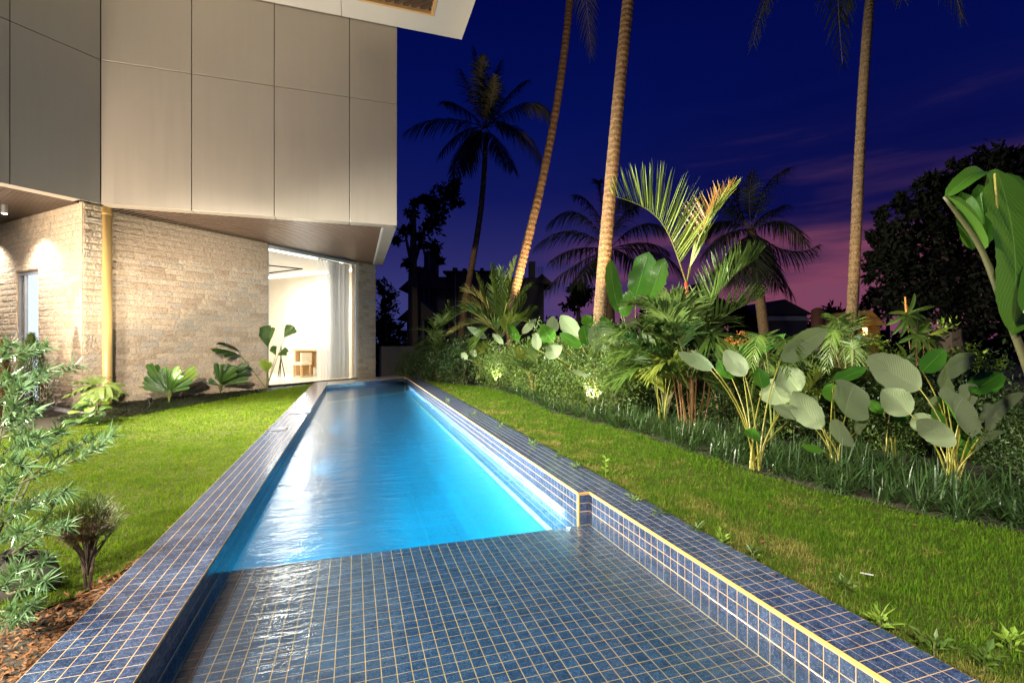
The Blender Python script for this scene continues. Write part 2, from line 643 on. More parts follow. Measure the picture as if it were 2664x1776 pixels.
M['black'] = pbr('black_metal', (.015, .015, .017), .4, .3)
M['bark'] = pbr('brown_bark', (.085, .060, .042), .9, 0, .5, 14, .6, 60)
M['twig'] = pbr('grey_green_twig', (.12, .12, .06), .8, 0, .4, 20)
M['redstem'] = pbr('red_palm_sheath', (.46, .050, .024), .35, 0, .35, 9)
M['canestem'] = pbr('orange_cane_stem', (.17, .085, .026), .5, 0, .4, 12)
M['petiole'] = pbr('yellow_green_leaf_stalk', (.22, .20, .032), .4, 0, .3, 8)
M['banana_stalk'] = pbr('brown_green_banana_stalk', (.085, .078, .034), .5, 0, .35, 10)
M['greenstalk'] = pbr('green_leaf_stalk', (.16, .20, .05), .45, 0, .3, 8)
M['rock'] = pbr('dark_rock', (.045, .038, .033), .9, 0, .5, 9, .8, 30)
M['soil'] = pbr('dark_moist_soil', (.035, .024, .016), .95, 0, .5, 12, .9, 45)
M['mulch_chip'] = pbr('red_brown_mulch', (.20, .085, .032), .9, 0, .7, 50)
M['dark_wall'] = pbr('weathered_dark_render', (.055, .050, .055), .9, 0, .5, .7, .4, 8)
M['dark_roof'] = pbr('old_roof_tiles', (.040, .032, .030), .8, 0, .4, 3, .5, 20)
M['orange_wall'] = pbr('ochre_hut_wall', (.22, .125, .035), .8, 0, .3, 5)
M['brown_tank'] = pbr('brown_plastic_tank', (.045, .018, .010), .5)
M['kerb_stone'] = pbr('pale_paving_stone', (.50, .44, .38), .35, 0, .12, 8)
M['gravel_grey'] = pbr('grey_edging_stone', (.26, .25, .27), .8, 0, .3, 12)


def emitter(name, col, s):
    t = NT(name)
    return t.done(t('Emission', {'Color': col, 'Strength': s}).outputs[0])


M['led'] = emitter('led_strip_glow', (1, .95, .86), 9)
M['lens'] = emitter('lamp_lens_glow', (1, .95, .86), 30)
M['pool_lens'] = emitter('pool_lamp_lens_glow', (.75, .92, 1), 4)
M['window_glow'] = emitter('lit_white_blind', (.86, .93, 1), 1.6)
M['hut_lamp'] = emitter('hut_lamp_glow', (1, .62, .2), 8)
M['screen_glow'] = emitter('blue_screen_glow', (.25, .55, 1), 1.2)
M['glare'] = emitter('wall_lamp_globe_glow', (.86, .94, 1), 7)


def glass():
    t = NT('clear_glass')
    fc = t('LayerWeight', {'Blend': .5}).outputs['Facing']
    fr = t.math('MULTIPLY_ADD', t.math('POWER', fc, 5.), .9, .03)
    gl = t('BsdfGlossy', {'Roughness': .02})
    tr = t('BsdfTransparent', {'Color': (.96, .98, .97)})
    return t.done(t('MixShader', {0: fr, 1: tr.outputs[0], 2: gl.outputs[0]}).outputs[0])


M['glass'] = glass()


def sheer(name, col, clear):
    t = NT(name)
    d = t('BsdfDiffuse', {'Color': col})
    l = t('BsdfTranslucent', {'Color': col})
    m = t('MixShader', {0: .5, 1: d.outputs[0], 2: l.outputs[0]})
    tr = t('BsdfTransparent')
    return t.done(t('MixShader', {0: clear, 1: m.outputs[0], 2: tr.outputs[0]}).outputs[0])


M['sheer'] = sheer('white_sheer_curtain', (.85, .83, .82), .25)
M['drape'] = sheer('grey_lined_curtain', (.62, .61, .60), .0)


def stone():
    t = NT('split_face_travertine')
    pos = t('NewGeometry').outputs['Position']
    rn = t('ObjectInfo').outputs['Random']
    n = t.noise(pos, 7, 6, .65)
    n2 = t.noise(pos, 45, 5, .7)
    cr = t('ValToRGB')
    ramp(cr, [(0, (.37, .275, .20)), (.3, (.50, .39, .29)), (.55, (.60, .48, .36)), (.72, (.50, .42, .33)), (.86, (.40, .365, .33)), (.95, (.54, .41, .30)), (1, (.64, .51, .39))])
    t.l.new(t.math('MULTIPLY_ADD', n, .70, t.math('MULTIPLY_ADD', rn, .95, -.33)), cr.inputs[0])
    c = t.mix(t.rmap(n2, .42, .66, 0, .65), cr.outputs[0], (.70, .57, .42))
    c = t.mix(t.rmap(t.noise(pos, 30, 4, .7, .5), .52, .64, 0, .66), c, (.24, .16, .10))
    p = t('BsdfPrincipled', {'Base Color': c, 'Roughness': .85, 'Specular IOR Level': .25})
    t.l.new(t.bump(t.math('ADD', n2, t.math('MULTIPLY', t.noise(pos, 22, 4, .6), 1.2)), 1., .018), p.inputs['Normal'])
    return t.done(p.outputs[0])


M['stone'] = stone()


def palmbark():
    t = NT('ringed_palm_bark')
    pos = t('NewGeometry').outputs['Position']
    uv = t('UVMap').outputs[0]
    v = t('SeparateXYZ', {0: uv}).outputs[1]
    n = t.noise(pos, 9, 5, .65)
    fine = t.noise(pos, 42, 4, .65)
    ring = t.math('SINE', t.math('MULTIPLY_ADD', n, 4., t.math('MULTIPLY', v, 560.)))
    c = t.mix(t.rmap(fine, .3, .72), (.065, .038, .020), (.44, .285, .15))
    c = t.mix(t.rmap(t.noise(pos, 16, 4, .7, 1.), .52, .64, 0, .8), c, (.050, .030, .018))
    c = t.mix(t.rmap(ring, .3, 1, 0, .34), c, (.075, .048, .03))
    p = t('BsdfPrincipled', {'Base Color': c, 'Roughness': .9, 'Specular IOR Level': .2})
    t.l.new(t.bump(t.math('ADD', t.math('MULTIPLY', ring, .7), t.math('MULTIPLY', fine, 3.)), .8, .012), p.inputs['Normal'])
    return t.done(p.outputs[0])


M['palmbark'] = palmbark()


def grassmat(name, g1, g2, dry, thr=.54, patchy=False):
    t = NT(name)
    pos = t('NewGeometry').outputs['Position']
    a = t('Attribute', attribute_name='rnd').outputs['Fac']
    v = t('SeparateXYZ', {0: t('UVMap').outputs[0]}).outputs[1]
    big = t.noise(pos, 2.1, 5, .7)
    mid = t.noise(pos, 7.5, 4, .65)
    c = t.mix(t.math('MULTIPLY_ADD', a, .42, t.rmap(mid, .34, .66, 0, .58)), g1, g2)
    px_ = t('SeparateXYZ', {0: pos}).outputs[0]
    worn = t.rmap(px_, 2.3, 3.7, .075, -.055)
    f = t.rmap(t.math('ADD', t.math('ADD', t.math('MULTIPLY', big, .86), t.math('MULTIPLY', a, .14)), worn if patchy else 0.), thr, thr + .09, 0, .88)
    c = t.mix(f, c, dry)
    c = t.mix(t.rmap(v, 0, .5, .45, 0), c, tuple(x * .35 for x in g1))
    d = t('BsdfDiffuse', {'Color': c})
    l = t('BsdfTranslucent', {'Color': c})
    return t.done(t('MixShader', {0: .3, 1: d.outputs[0], 2: l.outputs[0]}).outputs[0])


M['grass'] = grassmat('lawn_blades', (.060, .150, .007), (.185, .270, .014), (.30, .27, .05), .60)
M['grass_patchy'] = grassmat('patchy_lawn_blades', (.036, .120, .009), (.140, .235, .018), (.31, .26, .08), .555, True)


def turf():
    t = NT('lawn_thatch')
    pos = t('NewGeometry').outputs['Position']
    n = t.noise(pos, 3, 6, .7)
    f = t.noise(pos, 90, 4, .7)
    c = t.mix(n, (.055, .085, .014), (.16, .15, .04))
    c = t.mix(t.rmap(f, .3, .7, 0, .6), c, (.03, .035, .010))
    p = t('BsdfPrincipled', {'Base Color': c, 'Roughness': 1, 'Specular IOR Level': .1})
    t.l.new(t.bump(f, .8, .02), p.inputs['Normal'])
    return t.done(p.outputs[0])


M['turf'] = turf()
M['calathea'] = leafmat('broad_leaf_silver_under', (.040, .155, .016), (.10, .26, .02), (.24, .285, .165), .45, .14, .62, .3)
M['banana'] = leafmat('banana_leaf', (.022, .095, .010), (.070, .17, .016), (.10, .20, .03), .28, .22, .30, .5)
M['palm'] = leafmat('palm_leaflet', (.045, .11, .02), (.15, .22, .04), (.12, .17, .05), .4, .22)
M['palm_dry'] = leafmat('straw_palm_leaflet', (.22, .20, .06), (.38, .32, .11), None, .5, .2)
M['palm_red'] = leafmat('bronze_red_leaflet', (.24, .085, .022), (.32, .22, .05), None, .4, .2)
M['palm_lime'] = leafmat('lime_palm_leaflet', (.18, .24, .035), (.30, .34, .06), None, .4, .25)
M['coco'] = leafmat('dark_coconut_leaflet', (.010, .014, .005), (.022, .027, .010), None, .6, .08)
M['shrub'] = leafmat('small_shrub_leaf', (.035, .085, .016), (.13, .19, .035), None, .4, .2)
M['shrub_dark'] = leafmat('dark_shrub_leaf', (.018, .042, .012), (.05, .085, .022), None, .45, .15)
M['cover'] = leafmat('dark_ground_cover_leaf', (.008, .020, .007), (.028, .048, .016), None, .45, .1)
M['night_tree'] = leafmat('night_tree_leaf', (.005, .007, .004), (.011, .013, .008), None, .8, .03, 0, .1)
M['fan'] = leafmat('pleated_fan_leaf', (.018, .070, .014), (.060, .13, .016), (.05, .11, .02), .3, .2, .35, .5)
M['needle'] = leafmat('pale_green_needle_leaf', (.050, .13, .048), (.17, .29, .135), (.22, .33, .19), .4, .15, 0, .4)
M['conifer'] = leafmat('conifer_spray', (.030, .060, .014), (.085, .12, .022), None, .6, .1)
M['conifer_brown'] = leafmat('brown_conifer_spray', (.075, .036, .016), (.17, .085, .035), None, .7, .1)
M['strap'] = leafmat('strap_grass_leaf', (.018, .050, .015), (.055, .10, .028), None, .35, .15, 0, .5)
M['orange_leaf'] = leafmat('orange_flush_leaf', (.50, .14, .03), (.55, .26, .05), None, .4, .2)
M['lime_leaf'] = leafmat('lime_young_leaf', (.14, .26, .03), (.26, .36, .05), None, .4, .25)
M['selloum'] = leafmat('lobed_glossy_leaf', (.09, .15, .025), (.17, .22, .05), (.12, .17, .05), .3, .2, .25, .5)

# ================================================================== THE SETTING
# ground sheets
B = MB()
X0, X1, Y0, Y1 = -900, 900, -300, 1500
# one sheet with the pool cut out (ring of quads round the basin)
xs, ys = [X0, -1.15, 2.2, X1], [Y0, -2.0, 17.6, Y1]
V = [(x, y, -.09) for y in ys for x in xs]
F = [[j * 4 + i, j * 4 + i + 1, j * 4 + i + 5, j * 4 + i + 4] for j in range(3) for i in range(3) if not (i == 1 and j == 1)]
B.add(V, F)
kind(B.obj('ground', M['soil']), 'structure')

WALLC, PAVC, ENDC = 18.4, 18.30, 16.75                     # y - x of the stone wall, of the paving edge and of the pool end


def sheet(name, poly, z, m):
    b = MB()
    b.add([(x, y, z) for x, y in poly], tessellate_polygon([[Vector((x, y, 0)) for x, y in poly]]))
    return kind(b.obj(name, m), 'structure')


LAWN_L = [(-1.23, 3.72), (-1.23, 16.9), (-1.9, 15.7), (-2.35, 14.55), (-2.72, 13.55), (-3.05, 12.5), (-3.3, 11.8), (-3.6, 11.15), (-3.9, 10.4), (-4.2, 9.8), (-4.6, 9.3), (-5.6, 8.9), (-9, 8.3), (-9, 2.6), (-1.6, 3.0), (-1.42, 3.12), (-1.31, 3.38)]
LAWN_R = [(2.30, -1.5), (5.4, -1.5), (4.75, 1.7), (4.2, 2.6), (3.98, 3.3), (3.92, 5.0), (3.95, 6.5), (3.6, 8.6), (3.9, 11.5), (3.85, 13.7), (3.2, 15.3), (2.30, 17.2)]
sheet('lawn', LAWN_L, -.045, M['turf'])
sheet('lawn', LAWN_R, -.045, M['turf'])


def inside(P, poly):
    x, y = P[:, 0], P[:, 1]
    c = np.zeros(len(P), bool)
    n = len(poly)
    for i in range(n):
        (x1, y1), (x2, y2) = poly[i], poly[(i + 1) % n]
        c ^= ((y1 > y) != (y2 > y)) & (x < (x2 - x1) * (y - y1) / (y2 - y1 + 1e-12) + x1)
    return c


# ------------------------------------------------------------------ the pool
XL0, XL1, XRD, XRS, XR1 = -1.235, -.805, 1.84, 1.945, 2.29   # coping edges; deep and shallow right edges
YS, YN = 3.8, -1.6                                            # where the shelf ends; near end
ZW, ZSH, ZB = -.17, -.28, -2.1
B = MB()
box(B, (XL0, YN, ZSH), (XL1, 17.0, -.004))
o = B.obj('pool_coping', M['grout'])
coping_l = kind(o, 'structure', 'left pool coping of blue square tiles beside the larger lawn')
B = MB()
box(B, (XRS, YN, -.5), (XR1, YS, -.004))
prism(B, [(XRD, YS), (XR1, YS), (XR1, XR1 + 16.95), (XRD, XRD + ENDC)], -.587, -.004)
coping_r = kind(B.obj('pool_coping', M['grout']), 'structure', 'right pool coping of blue square tiles beside the planting bed')
# paving at the diagonal far end
B = MB()
prism(B, [(XL1, XL1 + ENDC), (XRD, XRD + ENDC), (XRD, XRD + PAVC), (XL0, XL0 + PAVC), (XL0, 17.001), (XL1, 17.001)], -.6, -.006)
kind(B.obj('pool_end_paving', M['kerb_stone']), 'structure')
# basin walls and floor
B = MB()
rad_ = .85                                                    # coved foot of the deep walls
prof = [(XRD + .006, -.02), (XRD + .006, ZB + rad_)] + [(XRD + .006 - rad_ * (1 - math.cos(a_)), ZB + rad_ - rad_ * math.sin(a_)) for a_ in np.linspace(.12, math.pi / 2, 10)]
prof += [(XL1 - .006 + rad_ * (1 - math.cos(a_)), ZB + rad_ - rad_ * math.sin(a_)) for a_ in np.linspace(math.pi / 2, .12, 10)] + [(XL1 - .006, ZB + rad_), (XL1 - .006, -.02)]
V = []
for k_ in range(9):
    f_ = k_ / 8
    for x, z in prof:
        y0_, y1_ = YS, min(max(x, XL1), XRD) + ENDC - .004
        V.append((x, y0_ + (y1_ - y0_) * f_, z))
m_ = len(prof)
idx = np.arange(9 * m_).reshape(9, m_)
B.add(V, np.stack([idx[:-1, :-1], idx[1:, :-1], idx[1:, 1:], idx[:-1, 1:]], -1).reshape(-1, 4))
for (xa, ya), (xb, yb), zt in (((XL1 - .006, YS - .006), (XRD + .006, YS - .006), ZSH - .02), ((XL1 - .01, XL1 + ENDC + .002), (XRD + .01, XRD + ENDC + .022), -.02)):
    B.add([(xa, ya, ZB - .1), (xb, yb, ZB - .1), (xb, yb, zt), (xa, ya, zt)], [[0, 3, 2, 1]])
kind(B.obj('pool_basin', M['basin'], smooth=True), 'structure')
B = MB()
box(B, (XL1 - .05, YN, ZSH - .25), (XRS + .05, YS, ZSH - .004))
shelf = kind(B.obj('pool_shelf', M['grout_wet']), 'structure', 'shallow tiled shelf under the water at the near end')
B = MB()
box(B, (XRS + .004, YN, ZSH - .1), (XRS + .05, YS, -.01))
wall_r = kind(B.obj('pool_wall', M['grout']), 'structure', 'right tiled pool wall beside the shallow shelf')
B = MB()
box(B, (XL1 - .05, YN, ZSH), (XL1 - .004, 15.9, -.01))
wall_l = kind(B.obj('pool_wall', M['grout']), 'structure', 'left tiled pool wall in shade under the coping')
B = MB()
box(B, (XRD + .004, YS + .01, -.585), (XRD + .05, XRD + ENDC, -.01))
wall_d = kind(B.obj('pool_wall', M['grout']), 'structure', 'right tiled pool wall of the deep part')
B = MB()
obox(B, (XL1, XL1 + ENDC + .006), (XRD, XRD + ENDC + .006), (-1, 1), .05, -.5, -.01)
wall_e = kind(B.obj('pool_wall', M['grout']), 'structure', 'diagonal tiled pool wall at the far end')


def tile_mesh():
    h, e, t = PITCH / 2 - .0022, .0012, .0016
    V = []
    for z, k in ((-.004, 0), (t - e, 0), (t, e)):
        V += [(-h + k, -h + k, z), (h - k, -h + k, z), (h - k, h - k, z), (-h + k, h - k, z)]
    F = [[8, 9, 10, 11]]
    for a in (0, 4):
        F += [[a + i, a + (i + 1) % 4, a + 4 + (i + 1) % 4, a + 4 + i] for i in range(4)]
    return np.array(V), np.array(F)


TV, TF = tile_mesh()
b = MB()
b.add(TV, TF)
TILE = b.mesh('tile', M['tile'])
TILE_WET = b.mesh('tile', M['tile_wet'])


def lay_tiles(parent, centres, ax, ay, nz_, sizes=None, most=300, wet=False):
    """square tiles: the 300 nearest the camera are parts, the rest one joined part"""
    centres = np.asarray(centres, float)
    if sizes is None:
        sizes = np.ones((len(centres), 2))
    sizes = np.asarray(sizes, float)
    ax, ay, nz_ = (np.asarray(x, float) for x in (ax, ay, nz_))
    vis = (centres - np.array([0, 0, CAM_H])) @ np.array([S_, C_, 0])
    d = np.linalg.norm(centres - np.array([0, 0, CAM_H]), axis=1)
    lat = (centres - np.array([0, 0, CAM_H])) @ RIGHT
    up = CAM_H - centres[:, 2]
    seen = (vis > .3) & (np.abs(lat) < vis * 1.07) & (up < vis * .712)
    d = np.where(seen, d, d + 1000)
    order = np.argsort(d)
    near = [i for i in order[:most] if d[i] < 500]
    R3 = Matrix(np.stack([ax, ay, nz_], 1).tolist())
    for i in near:
        o = local('tile', TILE_WET if wet else TILE, parent)
        jit = Matrix.Rotation(random.gauss(0, .0035), 3, 'X') @ Matrix.Rotation(random.gauss(0, .0035), 3, 'Y')
        o.matrix_local = Matrix.Translation(centres[i].tolist()) @ (R3 @ jit @ Matrix.Diagonal((sizes[i][0], sizes[i][1], 1))).to_4x4()
    rest = np.array([i for i in order[len(near):]])
    if len(rest):
        b = MB()
        T = TV[None] * np.concatenate([sizes[rest], np.ones((len(rest), 1))], 1)[:, None]
        Vw = centres[rest][:, None] + T[..., :1] * ax + T[..., 1:2] * ay + T[..., 2:] * nz_
        b.add(Vw, (TF[None] + (np.arange(len(rest)) * 12)[:, None, None]).reshape(-1, 4))
        kind(b.obj('tile_field', M['tile_wet' if wet else 'tile'], parent), 'stuff')


def grid(us, vs):
    """centres and sizes of cells between the joint lines us and vs"""
    c, s = [], []
    for a, b_ in zip(us[:-1], us[1:]):
        for e, f in zip(vs[:-1], vs[1:]):
            c.append(((a + b_) / 2, (e + f) / 2))
            s.append(((b_ - a) / PITCH, (f - e) / PITCH))
    return np.array(c), np.array(s)


yl = np.arange(YN, 17.0, PITCH)
ul = [XL0] + [XL1 - PITCH * k for k in range(5, -1, -1)]
c, s = grid(ul, yl)
lay_tiles(coping_l, [(x, y, -.004) for x, y in c], (1, 0, 0), (0, 1, 0), (0, 0, 1), s)
k = c[:, 1] < YS
yr = np.concatenate([np.arange(YS - PITCH * 75, YS + 1e-6, PITCH)])
ur = [XRS + .014] + [XR1 - PITCH * q for q in range(4, -1, -1)]
c1, s1 = grid(ur, yr)
yr2 = np.arange(YS, 19.0, PITCH)
ur2 = [XRD + .014] + [XR1 - PITCH * q for q in range(6, -1, -1)][1:]
c2, s2 = grid(ur2, yr2)
k2 = c2[:, 1] < np.maximum(c2[:, 0] + ENDC - .02, 18.3)
cc, ss = np.concatenate([c1, c2[k2]]), np.concatenate([s1, s2[k2]])
lay_tiles(coping_r, [(x, y, -.004) for x, y in cc], (1, 0, 0), (0, 1, 0), (0, 0, 1), ss)
us = XL1 + PITCH * np.arange(0, 39.2)
us = np.append(us[us < XRS - .01], XRS)
vs = YS - PITCH * np.arange(0, 70)[::-1]
c, s = grid(us, vs)
lay_tiles(shelf, [(x, y, ZSH - .004) for x, y in c], (1, 0, 0), (0, 1, 0), (0, 0, 1), s, wet=True)
zr = [-.018 - PITCH * q for q in range(4)][::-1]
zr[0] = ZSH
c, s = grid(yr, zr)
lay_tiles(wall_r, [(XRS, y, z) for y, z in c], (0, -1, 0), (0, 0, 1), (-1, 0, 0), s)
lay_tiles(wall_l, [(XL1, y, z) for y, z in grid(yl[yl < 15.9], zr)[0]], (0, 1, 0), (0, 0, 1), (1, 0, 0), grid(yl[yl < 15.9], zr)[1])
zd = [-.018 - PITCH * q for q in range(8)][::-1]
c, s = grid(np.arange(YS + .02, 18.5, PITCH), zd)
lay_tiles(wall_d, [(XRD, y, z) for y, z in c], (0, -1, 0), (0, 0, 1), (-1, 0, 0), s)
c, s = grid(np.arange(0.02, 3.70, PITCH), zd)
q2 = 1 / math.sqrt(2)
lay_tiles(wall_e, [(XL1 + u * q2, XL1 + ENDC + u * q2, z) for u, z in c], (q2, q2, 0), (0, 0, 1), (q2, -q2, 0), s)
# the little tiled return where the deep part is narrower
B = MB()
box(B, (XRD + .006, YS - .004, ZSH - .1), (XRS + .004, YS + .03, -.012))
ret = kind(B.obj('pool_wall_return', M['grout']), 'structure')
c, s = grid([XRD + .012, XRS], zr)
lay_tiles(ret, [(x, YS - .0042, z) for x, z in c], (1, 0, 0), (0, 0, 1), (0, -1, 0), s)
# orange edge strip
for a, b_ in (((XRS, YN), (XRS, YS)), ((XRD, YS), (XRD, 18.5))):
    B = MB()
    tube(B, [(a[0] + .004, a[1], -.003), (b_[0] + .004, b_[1], -.003)], .0068, 8)
    kind(B.obj('edge_trim', M['trim']), 'structure')
B = MB()
tube(B, [(XRD + .004, YS - .004, -.003), (XRS + .004, YS - .004, -.003)], .0068, 8)
tube(B, [(XRD + .004, YS - .004, -.003), (XRD + .004, YS - .004, ZSH)], .0085, 8)
kind(B.obj('edge_trim', M['trim']), 'structure')
# water body
B = MB()
prism(B, [(XL1 - .02, YN), (XRS + .02, YN), (XRS + .02, YS + .01), (XRD + .02, YS + .01), (XRD + .02, XRD + ENDC + .02), (XL1 - .02, XL1 + ENDC + .02)], ZB - .02, ZW)
kind(B.obj('pool_water', M['water']), 'structure')
# underwater lamps
for yy, w in ((5.2, 'nearest the shelf'), (9.2, 'half way along the pool'), (13.4, 'nearest the far end')):
    t = thing('pool_lamp', 'round underwater lamp on the left pool wall, ' + w, 'lamp', (XL1, yy, -.95), 0, 'underwater pool lamps')
    B = MB()
    tube(B, [(XL1 + .002, yy, -.95), (XL1 + .03, yy, -.95)], .09, 20)
    B.obj('housing', M['greyframe'], t)
    B = MB()
    tube(B, [(XL1 + .031, yy, -.95), (XL1 + .036, yy, -.95)], .07, 20)
    B.obj('lens', M['pool_lens'], t)
# skimmer lids let into the left coping
for (pa, lab) in (((782, 1072), 'thin framed skimmer lid in the left coping near the glass room'), ((725, 1117), 'small pale skimmer lid in the left coping half way along')):
    g = G(*pa, 0)
    t = thing('skimmer_lid', lab, 'lid', (g[0], g[1], 0), 0, 'lids in the left coping')
    B = MB()
    wx, wy = (.17, .16) if 'framed' in lab else (.10, .09)
    box(B, (g[0] - wx, g[1] - wy, .0), (g[0] + wx, g[1] + wy, .012))
    B.obj('cover', M['tile'], t)
    for sgn in (-1, 1):
        B = MB()
        box(B, (g[0] - wx - .012, g[1] + sgn * wy - .012, .0), (g[0] + wx + .012, g[1] + sgn * wy + .012, .016))
        B.obj('rim', M['greyframe'], t)

# ================================================================== THE HOUSE
ZS = 4.24                                                     # soffit height
FY = 12.45                                                    # front plane of the upper storey
FXL, FXR = -5.10, 1.03
house = thing('upper_storey', 'upper storey of large beige metal panels overhanging the stone walls', 'building', (FXL, FY, ZS))
# backing behind the joints
B = MB()
box(B, (FXL, FY + .035, ZS + .03), (FXR - .03, FY + 6.6, 11.5))
B.obj('joint_backing', M['joint'], house)
B = MB()
box(B, (FXL - .40, FY + .04, ZS + .031), (FXL - .001, FY + .6, 11.4))
B.obj('corner_backing', M['joint'], house)
XJ = [FXL, -3.436, -1.768, -.102, FXR]
ZJ = [ZS, 7.28, 9.20, 11.5]
g = .007


def panel_box(B, lo, hi, bev=.004):
    (a, b, c), (d, e, f) = lo, hi
    V = []
    for k, y in ((0, e), (0, b + bev), (bev, b)):
        V += [(a + k, y, c + k), (d - k, y, c + k), (d - k, y, f - k), (a + k, y, f - k)]
    F = [[8, 9, 10, 11], [0, 3, 2, 1]]
    for q in (0, 4):
        F += [[q + i, q + (i + 1) % 4, q + 4 + (i + 1) % 4, q + 4 + i] for i in range(4)]
    B.add(V, F)


for i in range(4):
    for j in range(3):
        B = MB()
        panel_box(B, (XJ[i] + g, FY, ZJ[j] + (g if j else 0)), (XJ[i + 1] - g, FY + .03, ZJ[j + 1] - g))
        B.obj('panel', M['panel'], house)
# underside edge panels
for i in range(4):
    B = MB()
    box(B, (XJ[i] + g, FY + .0315, ZS), (XJ[i + 1] - g, FY + .30, ZS + .03))
    B.obj('edge_panel', M['panel'], house)
for i in range(4):
    B = MB()
    box(B, (FXR - .30, FY + .30 + i * 1.6 + .004, ZS), (FXR - .032, FY + .30 + (i + 1) * 1.6, ZS + .03))
    B.obj('edge_panel', M['panel'], house)
B = MB()
box(B, (FXR - .03, FY + .032, ZS), (FXR, FY + 6.7, 11.5))
B.obj('side_panel', M['panel'], house)
# slatted soffit of the right part: triangle between the edge panels and the stone wall
sof = thing('slatted_soffit', 'brown slatted wood soffit above the stone wall and glass corner', 'soffit', (-1, 14, ZS))
B = MB()
prism(B, [(-5.75, FY + .29), (FXR - .29, FY + .29), (FXR - .29, 19.2), (-.1, 19.2)], ZS + .05, ZS + .09)
B.obj('soffit_board', M['slat_gap'], sof)
tri = [(-5.65, FY + .305), (FXR - .315, FY + .305), (FXR - .315, FXR - .315 + 18.42)]


def clip_line(p, d, poly):
    """part of the line p + t d inside a convex counter-clockwise polygon"""
    lo, hi = -1e9, 1e9
    n = len(poly)
    for i in range(n):
        a, b_ = np.array(poly[i]), np.array(poly[(i + 1) % n])
        e = b_ - a
        nn_ = np.array([-e[1], e[0]])
        den, num = nn_ @ d, nn_ @ (a - p)
        if abs(den) < 1e-9:
            if num > 0:
                return None
            continue
        t = num / den
        if den > 0:
            lo = max(lo, t)
        else:
            hi = min(hi, t)
    return (lo, hi) if hi > lo + .02 else None


def slats(parent, poly, d, across, z, pitch=.115, w=.066, h=.04, name='slat_field'):
    d, across = nrm(np.array(d, float)), nrm(np.array(across, float))
    B = MB()
    cs = [np.array(p) @ across for p in poly]
    o = np.mean(poly, axis=0)
    for s in np.arange(min(cs), max(cs), pitch):
        p = across * s + d * (o @ d)
        r = clip_line(p, d, poly)
        if r:
            a, b_ = p + d * r[0], p + d * r[1]
            obox(B, a - across * w / 2, b_ - across * w / 2, across, w, z, z + h)
    return kind(B.obj(name, M['slat'], parent), 'stuff')


slats(sof, tri, (-1, 1), (1, 1), ZS + .008)
B = MB()
box(B, (-5.6, FY + .30, ZS - .004), (FXR - .30, FY + .318, ZS + .05))
B.obj('soffit_edge_rail', M['frame'], sof)
B = MB()
box(B, (FXR - .318, FY + .318, ZS - .004), (FXR - .302, 19.1, ZS + .05))
box(B, (FXR - .36, FY + .34, ZS - .004), (FXR - .322, 19.0, ZS + .045))
B.obj('soffit_edge_rail', M['white_metal'], sof)
# left wing of the upper storey, turned 45 degrees towards the viewer
lw_ = thing('upper_storey_wing', 'grey panelled wing of the upper storey in shade at upper left', 'building', (FXL, FY, ZS))
dl = np.array([-q2, -q2])                                      # along the wing, away from the inner corner
nl = np.array([-q2, q2])                                       # into the wing
cor = np.array([FXL - .004, FY - .004])
lens = [0, 1.392, 2.79, 4.2, 5.6, 7.0]
for i in range(5):
    for j in range(3):
        B = MB()
        obox(B, cor + dl * (lens[i] + g), cor + dl * (lens[i + 1] - g), nl, .03, ZJ[j] + (g if j else 0), ZJ[j + 1] - g)
        B.obj('panel', M['panel'], lw_)
    B = MB()
    obox(B, cor + dl * (lens[i] + g + (.33 if i == 0 else 0)) + nl * .032, cor + dl * (lens[i + 1] - g) + nl * .032, nl, .27, ZS, ZS + .03)
    B.obj('edge_panel', M['panel'], lw_)
B = MB()
obox(B, cor + nl * .035 + dl * .05, cor + dl * 7 + nl * .035, nl, 5, ZS + .06, 11.5)
B.obj('joint_backing', M['joint'], lw_)
ls = thing('slatted_soffit', 'brown slatted wood soffit over the narrow window at the left edge', 'soffit', (-7, 12.5, ZS))
pA = cor + nl * .31 + dl * .1
poly = [pA, pA + nl * 4.8, pA + nl * 4.8 + dl * 5, pA + dl * 5]
if sum(poly[i][0] * poly[(i + 1) % 4][1] - poly[(i + 1) % 4][0] * poly[i][1] for i in range(4)) < 0:
    poly = poly[::-1]
slats(ls, poly, (1, 1), (-1, 1), ZS + .008)
# surface-mounted downlights
for (x, y, lab) in ((-7.137, 13.261, 'small grey cylinder downlight shining under the left soffit'),):
    t = thing('downlight', lab, 'lamp', (x, y, ZS))
    B = MB()
    tube(B, [(x, y, ZS + .02), (x, y, ZS - .17)], .055, 20)
    B.obj('housing', M['greyframe'], t)
    B = MB()
    tube(B, [(x, y, ZS - .171), (x, y, ZS - .176)], .045, 20)
    B.obj('lens', M['lens'], t)


# ------------------------------------------------------------------ split-face stone walls
def stone_mesh(seed):
    r = np.random.default_rng(seed)
    nx, nz_ = 6, 4
    V, F = [], []
    for j in range(nz_ + 1):
        for i in range(nx + 1):
            edge = i in (0, nx) or j in (0, nz_)
            y = -(.012 + .005 * r.random()) if edge else -(.016 + .014 * r.random())
            V.append((i / nx - .5, y, j / nz_ - .5))
    for j in range(nz_):
        for i in range(nx):
            k = j * (nx + 1) + i
            F.append([k, k + 1, k + nx + 2, k + nx + 1])
    n0 = len(V)
    V += [(-.5, .01, -.5), (.5, .01, -.5), (.5, .01, .5), (-.5, .01, .5)]
    b = MB()
    b.add(V, F)
    bl, br, tr, tl = 0, nx, (nx + 1) * (nz_ + 1) - 1, (nx + 1) * nz_
    b.Q.append(np.array([[n0, n0 + 1, br, bl], [tl, tr, n0 + 2, n0 + 3], [n0, bl, tl, n0 + 3], [br, n0 + 1, n0 + 2, tr]]))
    return b


